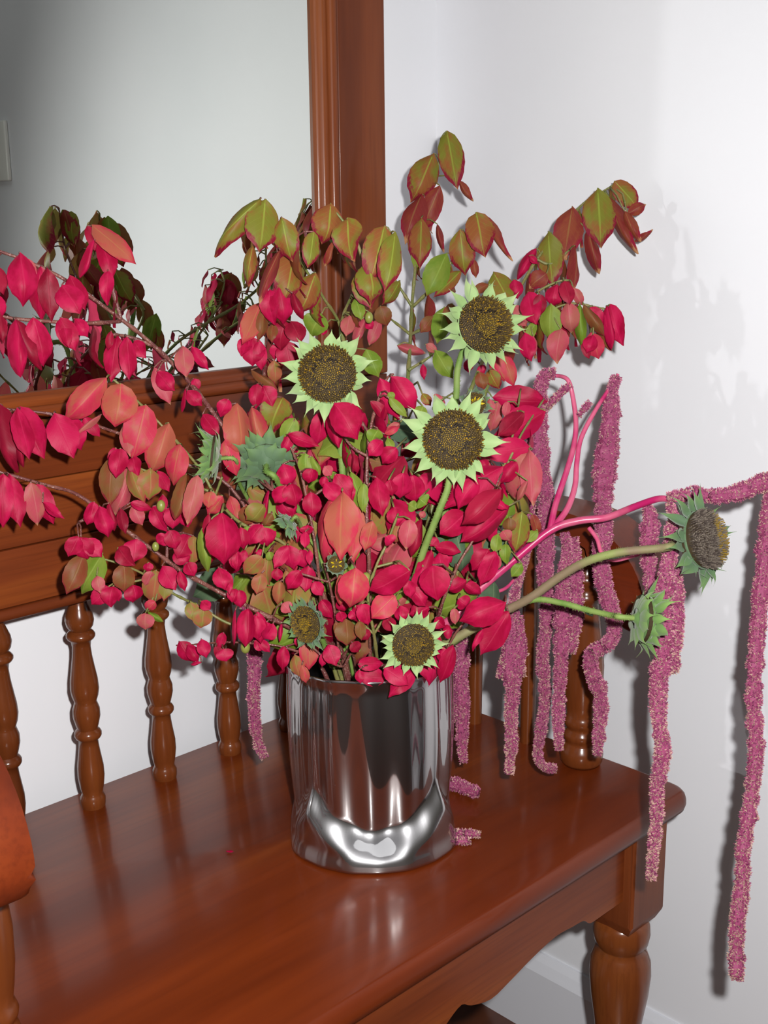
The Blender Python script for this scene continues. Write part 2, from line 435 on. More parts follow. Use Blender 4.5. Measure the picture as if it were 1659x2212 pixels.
# ---------------------------------------------------------------- plants: materials
def leaf_mat(name, a, b, edge, vein, tip, back, edge_at=0.62, edge_amt=1.0, tip_at=0.9, vein_amt=0.8, rough=0.48):
    t = NT(name)
    uv = t.n('ShaderNodeTexCoord'); sp = t.n('ShaderNodeSeparateXYZ'); t.l(uv.outputs['UV'], sp.inputs[0])
    oi = t.n('ShaderNodeObjectInfo'); rnd = t.math('MULTIPLY', oi.outputs['Random'], 37.0)
    u = sp.outputs[0]; v = t.math('ABSOLUTE', t.math('SUBTRACT', t.math('MULTIPLY', sp.outputs[1], 2.0), 1.0))
    n1 = t.noise(uv.outputs['UV'], 2.6, 3, 0.55, w=rnd)
    n2 = t.noise(uv.outputs['UV'], 7.0, 4, 0.65, w=t.math('ADD', rnd, 5.0))
    c = t.mix(t.ss(t.math('ADD', n1, t.math('MULTIPLY', t.math('SUBTRACT', oi.outputs['Random'], 0.5), 0.22)), 0.36, 0.64), a, b)
    # margin and tip colour creep in
    em = t.math('ADD', t.math('MULTIPLY', t.math('POWER', v, 2.0), 0.46), t.math('MULTIPLY', t.math('POWER', u, 2.5), 0.60))
    em = t.math('ADD', em, t.math('MULTIPLY', t.math('SUBTRACT', n2, 0.5), 0.9))
    c = t.mix(t.math('MULTIPLY', t.ss(em, edge_at - 0.10, edge_at + 0.10), edge_amt), c, edge)
    tm = t.math('ADD', u, t.math('MULTIPLY', t.math('SUBTRACT', n2, 0.5), 0.35))
    c = t.mix(t.ss(tm, tip_at, tip_at + 0.08), c, tip)
    # midrib and side veins
    mid = t.math('SUBTRACT', 1.0, t.ss(v, 0.025, 0.085))
    ph = t.math('FRACT', t.math('SUBTRACT', t.math('MULTIPLY', u, 8.5), t.math('MULTIPLY', v, 2.3)))
    side = t.math('SUBTRACT', 1.0, t.ss(t.math('ABSOLUTE', t.math('SUBTRACT', ph, 0.5)), 0.02, 0.09))
    vm = t.math('MAXIMUM', t.math('MULTIPLY', mid, t.math('SUBTRACT', 1.0, t.math('MULTIPLY', u, 0.6))), t.math('MULTIPLY', side, 0.13))
    c = t.mix(t.math('MULTIPLY', vm, vein_amt), c, vein)
    g = t.n('ShaderNodeNewGeometry')
    c = t.mix(t.math('MULTIPLY', g.outputs['Backfacing'], 0.55), c, back)
    t.p(color=c, rough=rough, spec=0.16)
    t.bump(t.math('ADD', t.math('MULTIPLY', vm, -1.0), t.math('MULTIPLY', n2, 0.5)), 0.25, 0.0008)
    # thin blade lets a little light through
    tr = t.n('ShaderNodeBsdfTranslucent'); t.l(c, tr.inputs['Color'])
    mx = t.n('ShaderNodeMixShader'); mx.inputs[0].default_value = 0.22
    out = t.t.nodes['Material Output']
    t.l(t.b.outputs[0], mx.inputs[1]); t.l(tr.outputs[0], mx.inputs[2]); t.l(mx.outputs[0], out.inputs['Surface'])
    return t.m
def S(r, g, b, k=0.66):
    c = srgb(r, g, b); return (c[0] * k, c[1] * k, c[2] * k, 1.0)
LM = {
 'c': leaf_mat('crimson_leaf', S(182, 10, 62), S(212, 24, 84), S(160, 8, 54), S(220, 58, 100), S(190, 20, 70), S(222, 84, 116), edge_amt=0.7, vein_amt=0.40),
 'd': leaf_mat('dark_crimson_leaf', S(150, 16, 48), S(178, 26, 62), S(128, 14, 42), S(190, 60, 84), S(150, 20, 50), S(186, 74, 96), edge_amt=0.6, vein_amt=0.40),
 's': leaf_mat('salmon_red_leaf', S(216, 56, 86), S(198, 104, 82), S(212, 40, 78), S(206, 150, 92), S(200, 48, 72), S(206, 110, 104), edge_amt=0.8, edge_at=0.55, vein_amt=0.45),
 'o': leaf_mat('olive_leaf_red_margin', S(138, 138, 50), S(164, 98, 54), S(150, 26, 56), S(170, 188, 74), S(206, 140, 84), S(140, 116, 72), edge_at=0.47, tip_at=0.94, vein_amt=0.85),
 'q': leaf_mat('wine_brown_leaf_scorched', S(148, 54, 52), S(160, 78, 54), S(162, 30, 62), S(178, 150, 84), S(216, 158, 110), S(180, 96, 92), edge_at=0.5, tip_at=0.86, vein_amt=0.5),
 'g': leaf_mat('green_leaf', S(122, 152, 48), S(142, 160, 62), S(168, 110, 66), S(170, 196, 92), S(172, 70, 66), S(148, 168, 96), edge_at=0.86, tip_at=0.95, vein_amt=0.6),
 'm': leaf_mat('olive_pink_leaf', S(150, 138, 62), S(184, 104, 74), S(192, 60, 74), S(176, 170, 92), S(190, 70, 76), S(186, 124, 96), edge_at=0.66, vein_amt=0.45),
 'r': leaf_mat('russet_leaf', S(150, 76, 50), S(140, 96, 54), S(150, 44, 56), S(176, 130, 80), S(160, 60, 60), S(176, 100, 84), edge_at=0.62, vein_amt=0.45),
 'p': leaf_mat('pale_pink_leaf', S(206, 84, 100), S(196, 108, 98), S(196, 50, 84), S(222, 140, 134), S(214, 160, 120), S(214, 124, 126), edge_at=0.6, edge_amt=0.7, vein_amt=0.5),
 'w': leaf_mat('sunflower_grey_green_leaf', S(84, 110, 84), S(98, 124, 92), S(76, 102, 76), S(130, 150, 112), S(90, 112, 80), S(116, 136, 112), edge_amt=0.3, rough=0.7),
}
def stem_mat(name, a, b, rough=0.5, sc=60, spots=None):
    t = NT(name); g = t.n('ShaderNodeNewGeometry')
    n = t.noise(g.outputs['Position'], sc, 3, 0.6)
    c = t.mix(t.ss(n, 0.38, 0.62), a, b)
    if spots:
        n2 = t.noise(g.outputs['Position'], 700, 2, 0.5); c = t.mix(t.math('MULTIPLY', t.ss(n2, 0.58, 0.68), 0.8), c, spots)
    t.p(color=c, rough=rough); t.bump(n, 0.3, 0.0008); return t.m
stem_red = stem_mat('reddish_brown_twig', S(112, 54, 52), S(138, 84, 72), spots=S(196, 164, 156))
stem_olive = stem_mat('olive_green_twig', S(118, 128, 62), S(140, 132, 76), spots=S(168, 160, 110))
stem_sun = stem_mat('hairy_green_sunflower_stem', S(112, 150, 62), S(140, 166, 84), rough=0.7, sc=40)
stem_sunb = stem_mat('brown_green_sunflower_stem', S(140, 120, 92), S(150, 162, 92), rough=0.7, sc=14)
stem_ama = stem_mat('bright_pink_amaranth_stem', S(206, 36, 110), S(226, 104, 140), rough=0.35, sc=22)

# ---------------------------------------------------------------- leaf blades (shared meshes)
NU, NV = 12, 4
def blade(profile, arc, cup, tipcurl, twist, wav, vex=1.5):
    """unit blade along +x, width 1 across y; z is the upper side"""
    bm = bmesh.new(); uvl = bm.loops.layers.uv.new('UVMap'); g = []; uvs = {}
    for i in range(NU + 1):
        u = i / NU; row = []
        w = profile(u)
        if 0 < i < NU: w *= 1.0 + (0.018 if i % 2 else -0.018)
        for j in range(NV + 1):
            v = j / NV * 2 - 1
            y = v * w * 0.5
            z = arc * 4 * u * (1 - u) * 0.5 - tipcurl * max(0, u - 0.55) ** 2 * 2.2 - cup * (abs(v) ** vex) * w * 0.5
            z += wav * sin(u * 9 + v * 2.0) * abs(v) * 0.03
            a = twist * (u - 0.3)
            y2, z2 = y * cos(a) - z * sin(a), y * sin(a) + z * cos(a)
            x = u - (tipcurl * 0.25 * max(0, u - 0.6))
            vt = bm.verts.new((x, y2, z2)); uvs[vt] = (u, j / NV); row.append(vt)
        g.append(row)
    for i in range(NU):
        for j in range(NV):
            f = bm.faces.new((g[i][j], g[i + 1][j], g[i + 1][j + 1], g[i][j + 1]))
            for lp in f.loops: lp[uvl].uv = uvs[lp.vert]
            f.smooth = True
    bm.normal_update()
    me = bpy.data.meshes.new('leaf'); bm.to_mesh(me); bm.free(); return me
def prof_ovate(u): return max(0.02, (sin(pi * u ** 0.84)) ** 0.66 * (1.03 - 0.06 * u) * (1 - 0.60 * max(0, u - 0.82) / 0.18)) if 0 < u < 1 else 0.02
def prof_acute(u):
    if not 0 < u < 1: return 0.015
    return max(0.015, 1.02 * sin(pi * u ** 0.88) ** 0.72 * (1 - 0.62 * max(0, u - 0.74) / 0.26) * (1 - 0.35 * max(0, 0.16 - u) / 0.16))
def prof_narrow(u): return max(0.03, sin(pi * u ** 0.9) ** 0.7) if 0 < u < 1 else 0.03
SHAPES = [(prof_ovate, .08, .14, .25, .0, 1.2, 1.4), (prof_acute, .12, .26, .40, .15, 1.4, 1.05), (prof_acute, .05, .12, .10, -.25, 1.8, 1.2),
          (prof_ovate, .18, .50, .30, .1, 1.0, 1.3), (prof_acute, .22, .45, .65, -.35, 1.2, 1.0), (prof_ovate, .10, -.20, .35, .35, 2.2, 1.1), (prof_narrow, .30, .60, .60, .7, 1.5, 1.5),
          (prof_acute, .16, -.38, .30, .3, 1.6, 1.0)]
BL = {}
def blade_mesh(kind, sh):
    k = (kind, sh)
    if k not in BL:
        me = blade(*SHAPES[sh]); me.materials.append(LM[kind]); BL[k] = me
    return BL[k]

# ---------------------------------------------------------------- space helpers
RIM = VC + Vector((0, 0, VH))
def surf(px, py):
    q = 1 - ((px - 800) / 430.0) ** 2 - ((py - 1130) / 430.0) ** 2
    return 1.165 - 0.095 * sqrt(max(0.0, q))
def keep(p):
    """pull a point back towards the camera where it would enter wall, mirror, bench or vase"""
    p = Vector(p); d = (p - CAM)
    if p.y > 0.998: p = CAM + d * (0.998 / p.y); d = p - CAM
    if p.x > 1.180: p = CAM + d * (1.180 / p.x); d = p - CAM
    if p.z < 0.010 and p.y > 0.58 and p.x < 1.07: p = CAM + d * ((0.010 - CAM.z) / d.z)
    r = Vector((p.x - VC.x, p.y - VC.y))
    if p.z < VH + 0.002 and 0.060 < r.length < 0.099:
        k = 0.100 / r.length; p.x = VC.x + r.x * k; p.y = VC.y + r.y * k
    return p
def Q(px, py, off): return keep(W(px, py, surf(px, py) + off))

def into_vase(first, spread=0.6):
    """points that lead a stem from inside the vase out over the rim towards its first visible point"""
    d = Vector((first.x - VC.x, first.y - VC.y, 0)); L = d.length
    d = d / L if L > 1e-5 else Vector((1, 0, 0))
    rr = min(0.058, L * spread)
    return [VC - d * 0.03 + Vector((0, 0, 0.035)), VC + d * rr * 0.35 + Vector((0, 0, VH * 0.6)), VC + d * rr + Vector((0, 0, VH + 0.012))]

rng = random.Random(7)
BR = []   # branches: dict(root, samples[(px,py,pos)], ...)
def proj(p):
    v = p - CAM; z = v.dot(F_)
    return PX + v.dot(R_) / z * FP, PY - v.dot(U_) / z * FP
class Branch:
    def __init__(s, name, label, paths, mat, r0=0.0024, r1=0.0009, rooted=True, cat='branch', group=None):
        s.root = empty(name, VC + Vector((0, 0, 0.035)))
        tag(s.root, label, cat, 'burning bush branches in the vase')
        s.bm = bmesh.new(); s.mat = mat; s.samples = []
        for i, pth in enumerate(paths):
            pts = [Q(*p) for p in pth]
            if i == 0 and rooted: pts = into_vase(pts[0]) + pts
            cr = [Vector(p) for p in catmull([tuple(p) for p in pts], 6)]
            n = len(cr); a, b = (r0, r1) if i == 0 else (r0 * 0.62, r1)
            rad = [a + (b - a) * k / (n - 1) for k in range(n)]
            # swollen nodes
            nodes = {k: 1.0 for k in range(4, n - 1, 6)}
            tube(s.bm, cr, [r * (1.35 if k in nodes else 1.0) for k, r in enumerate(rad)], 7)
            st = 18 if (i == 0 and rooted) else 0
            for k in range(st, n):
                x, y = proj(cr[k]); s.samples.append((x, y, cr[k]))
        s.leaves = 0
        BR.append(s)
    def local(s, p): return p - s.root.location
    def petiole(s, a, b, r=0.0008):
        L = (b - a).length
        if L < 0.002: return
        m = (a + b) / 2 + Vector((0, 0, 0.12 * L)) + Vector([(rng.random() - .5) * 0.12 * L for _ in range(3)])
        rr = r * (1.0 if L < 0.03 else 1.25)
        tube(s.bm, [a, a.lerp(m, .6), m, m.lerp(b, .55), b], [rr * 1.3, rr * 1.1, rr, rr, rr * 0.8], 5)
    def finish(s, name='stem'):
        for v in s.bm.verts: v.co -= s.root.location
        return obj(name, s.bm, s.mat, s.root)

def nearest(px, py, pool):
    best = None
    for b in pool:
        for (x, y, p) in b.samples:
            d = (x - px) ** 2 + (y - py) ** 2
            if best is None or d < best[0]: best = (d, b, p)
    return best

def add_leaf(br, base, tip, width, kind, sh, roll, flip=False):
    ax = tip - base; L = ax.length
    if L < 1e-4: return
    X = ax / L
    view = (base + tip) / 2 - CAM; n = -view.normalized(); n = (n - X * n.dot(X)).normalized()
    n = Quaternion(X, roll) @ n
    if flip: n = -n
    Y = n.cross(X)
    ww = width / max(0.35, abs(cos(roll)))
    sz = (L + ww) * 0.5
    # the blade's own curl shortens it a little
    o = bpy.data.objects.new('leaf', blade_mesh(kind, sh)); COL.objects.link(o)
    M = Matrix(((X.x * L, Y.x * ww, n.x * sz, base.x - br.root.location.x), (X.y * L, Y.y * ww, n.y * sz, base.y - br.root.location.y),
                (X.z * L, Y.z * ww, n.z * sz, base.z - br.root.location.z), (0, 0, 0, 1)))
    o.parent = br.root; o.matrix_local = M
    br.leaves += 1
    return o
# ---------------------------------------------------------------- burning-bush branches: (px, py, depth offset from the bouquet's front)
B = Branch
E_ = 'burning bush branch'
B('burning_bush_branch', 'longest branch of crimson leaves arching up to the left in front of the mirror',
  [[(700, 1290, .04), (600, 1090, .02), (480, 918, -.04), (400, 815, -.07), (330, 745, -.09), (262, 690, -.11), (150, 610, -.14), (60, 565, -.16), (-40, 530, -.18)],
   [(262, 692, -.11), (240, 610, -.115), (222, 545, -.12), (205, 492, -.12)], [(260, 694, -.11), (180, 698, -.14), (30, 688, -.17), (-30, 670, -.18)],
   [(330, 747, -.09), (280, 728, -.10), (240, 722, -.11)]], stem_red, .0030, .0013, cat='branch')
B('burning_bush_branch', 'low left branch crossing the wooden rail down towards the vase, crimson leaf clusters',
  [[(690, 1385, .02), (640, 1362, .0), (560, 1322, -.02), (480, 1282, -.04), (395, 1235, -.06), (340, 1195, -.075), (265, 1140, -.09), (170, 1070, -.11), (100, 1048, -.13), (0, 1020, -.15), (-40, 1010, -.15)],
   [(360, 1215, -.07), (362, 1150, -.07), (360, 1090, -.075)], [(215, 1108, -.10), (170, 1128, -.105)], [(470, 1280, -.04), (475, 1225, -.045)]], stem_red, .0028, .0012)
B('burning_bush_branch', 'branch with row of large salmon and olive leaves over the rail at left',
  [[(640, 1200, .03), (520, 1130, -.01), (465, 1070, -.04), (430, 1010, -.06), (355, 925, -.08), (290, 860, -.10), (240, 815, -.11)],
   [(450, 1060, -.045), (400, 1045, -.06), (310, 1015, -.08), (250, 992, -.09)], [(465, 1070, -.04), (480, 1030, -.045)]], stem_olive, .0022, .0009)
B('burning_bush_branch', 'dark crimson leaf twig along the rail at the far left edge',
  [[(520, 1080, .03), (400, 1000, -.03), (330, 965, -.06), (245, 932, -.09), (160, 905, -.11), (80, 890, -.12), (-20, 882, -.13)]], stem_red, .0020, .0011)
B('burning_bush_branch', 'olive twig with round green and pink leaves hanging left of the vase above the spindles',
  [[(660, 1400, .02), (560, 1365, -.01), (490, 1345, -.03), (430, 1310, -.05), (370, 1280, -.065), (310, 1240, -.08), (250, 1215, -.095), (190, 1200, -.10)],
   [(310, 1252, -.08), (260, 1262, -.09)]], stem_olive, .0018, .0009)
B('burning_bush_branch', 'lowest twig on the left with few small crimson leaves in front of a spindle',
  [[(690, 1420, .01), (600, 1395, -.01), (520, 1388, -.03), (470, 1388, -.04), (410, 1393, -.05), (380, 1394, -.05)]], stem_red, .0014, .0007)
B('burning_bush_branch', 'reddish stem rising left of the top sunflower with crimson and olive leaves',
  [[(640, 1250, .05), (590, 1120, .05), (570, 1000, .04), (567, 880, .0), (574, 760, -.03), (578, 690, -.05), (592, 620, -.07), (600, 540, -.09), (580, 450, -.10), (560, 434, -.10)],
   [(600, 540, -.09), (640, 520, -.09), (605, 480, -.09)], [(572, 770, -.03), (550, 740, -.04)], [(572, 765, -.03), (600, 745, -.03)]], stem_red, .0024, .0009)
B('burning_bush_branch', 'olive stem forking behind the upper left sunflower with large olive leaves',
  [[(760, 1150, .07), (745, 950, .07), (748, 800, .05), (735, 705, .0), (700, 645, -.03), (665, 590, -.05), (650, 560, -.06), (640, 520, -.07)],
   [(735, 702, .0), (752, 655, -.02), (790, 590, -.05), (845, 505, -.07)], [(790, 590, -.05), (770, 520, -.06), (735, 470, -.07), (715, 448, -.07)]], stem_olive, .0024, .0010)
B('burning_bush_branch', 'tallest upright olive stem reaching the top of the bouquet, olive leaves with red margins',
  [[(850, 1200, .08), (868, 1000, .10), (878, 860, .12), (885, 760, .13), (890, 660, .14), (896, 590, .15), (902, 520, .17), (925, 430, .18), (945, 370, .18), (952, 300, .18)],
   [(890, 662, .14), (868, 628, .135), (850, 600, .13)], [(892, 662, .14), (925, 630, .13), (960, 590, .12), (1000, 520, .11), (1030, 470, .10)],
   [(886, 722, .13), (845, 690, .12)], [(887, 722, .13), (915, 708, .12), (960, 672, .11)], [(882, 800, .12), (930, 770, .11)]], stem_olive, .0030, .0010)
B('burning_bush_branch', 'top right olive branch arching over with scorched olive leaves before the side wall',
  [[(920, 1150, .08), (975, 960, .07), (1030, 810, .06), (1085, 690, .09), (1130, 610, .12), (1160, 560, .13), (1215, 490, .145), (1260, 440, .15), (1300, 415, .15), (1330, 397, .15)],
   [(1160, 560, .13), (1190, 570, .13), (1230, 540, .13)]], stem_olive, .0028, .0010)
B('burning_bush_branch', 'right twig with drooping green and crimson leaves beside the upper right sunflower',
  [[(930, 1170, .09), (1000, 980, .08), (1060, 820, .07), (1110, 710, .06), (1160, 690, .06), (1200, 665, .05), (1240, 655, .05), (1280, 662, .05), (1310, 668, .05)],
   [(1130, 690, .06), (1150, 640, .06), (1200, 610, .05), (1230, 605, .05)]], stem_olive, .0022, .0009)
B('burning_bush_branch', 'red-brown stem standing at the centre of the bouquet under crimson leaves',
  [[(800, 1330, .03), (797, 1200, .015), (792, 1100, .005), (793, 1000, .0), (800, 930, .0), (812, 880, .0), (835, 820, .0), (850, 808, .0)],
   [(793, 985, .0), (760, 965, .0), (735, 930, .0)], [(797, 935, .0), (775, 905, .0), (745, 878, .0)]], stem_red, .0024, .0011)
B('burning_bush_branch', 'front red twig left of centre with dangling crimson leaf clusters',
  [[(700, 1330, .02), (690, 1250, .005), (680, 1170, -.005), (664, 1085, -.01), (650, 1020, -.01), (632, 975, -.01), (620, 945, -.01)],
   [(662, 1085, -.01), (620, 1060, -.02), (590, 1060, -.02)], [(665, 1082, -.01), (705, 1052, -.01), (740, 1040, -.01)]], stem_red, .0019, .0009)
B('burning_bush_branch', 'short red twig at front centre beneath the large salmon leaf',
  [[(735, 1420, .02), (726, 1340, .0), (714, 1270, -.005), (700, 1215, -.01)], [(712, 1258, -.005), (670, 1245, -.015), (645, 1238, -.015)],
   [(714, 1255, -.005), (740, 1235, -.01), (760, 1200, -.01)]], stem_red, .0019, .0009)
B('burning_bush_branch', 'slanting front twig right of centre bearing large crimson leaves',
  [[(930, 1370, .02), (960, 1290, .0), (990, 1220, -.01), (1020, 1170, -.015), (1045, 1120, -.02), (1068, 1060, -.02), (1085, 1020, -.02)]], stem_red, .0019, .0008)
B('burning_bush_branch', 'right twig with broad flat crimson leaves next to the pink tassels',
  [[(950, 1330, .05), (1010, 1180, .03), (1075, 1050, .02), (1120, 950, .01), (1150, 900, .01), (1175, 862, .01)], [(1120, 950, .01), (1150, 970, .01)], [(1080, 1040, .02), (1110, 930, .02), (1125, 840, .02)]], stem_olive, .0021, .0008)
B('burning_bush_branch', 'twig with green leaves above the pink stem at right',
  [[(980, 1330, .06), (1050, 1220, .05), (1110, 1150, .04), (1125, 1110, .03)]], stem_olive, .0018, .0008)
B('burning_bush_branch', 'bare olive twig at front centre with small berries and salmon leaves',
  [[(815, 1430, .02), (808, 1370, .0), (795, 1290, -.005), (812, 1225, -.01), (835, 1175, -.01), (860, 1110, .0)], [(812, 1225, -.01), (850, 1215, -.01)], [(808, 1370, .0), (770, 1335, .0)], [(808, 1370, .0), (850, 1300, .0)]], stem_olive, .0020, .0010)
B('burning_bush_branch', 'front twig drooping over the left of the vase rim with red and olive leaves',
  [[(740, 1440, .0), (700, 1420, -.01), (670, 1395, -.01), (640, 1390, -.01), (610, 1400, -.01)], [(738, 1440, .0), (720, 1400, -.01)]], stem_red, .0015, .0008)
B('burning_bush_branch', 'crimson leaf sprig lying over the front of the vase rim',
  [[(850, 1445, .0), (862, 1432, -.012), (850, 1436, -.02), (800, 1438, -.025)], [(862, 1432, -.012), (890, 1436, -.02)]], stem_red, .0014, .0008)
B('burning_bush_branch', 'low right twig with large pink-crimson leaves under the brown sunflower stem',
  [[(930, 1430, .02), (965, 1400, .0), (990, 1360, -.01), (1040, 1310, -.02), (1088, 1300, -.02)], [(965, 1400, .0), (978, 1395, -.01)]], stem_red, .0016, .0008)
B('burning_bush_branch', 'inner branch behind the crimson centre with small red and green leaves',
  [[(740, 1350, .08), (700, 1200, .07), (660, 1080, .07), (630, 980, .07)], [(720, 1270, .08), (620, 1180, .07), (540, 1120, .06)], [(740, 1350, .08), (650, 1300, .06), (560, 1260, .05)]], stem_red, .0022, .0010)
B('burning_bush_branch', 'inner branch behind the middle sunflower, leaves mixed red and green',
  [[(860, 1350, .08), (850, 1200, .08), (840, 1050, .08), (850, 930, .08)], [(855, 1280, .08), (920, 1180, .08), (980, 1080, .07)], [(860, 1350, .08), (930, 1300, .06), (1000, 1260, .06)]], stem_olive, .0022, .0010)

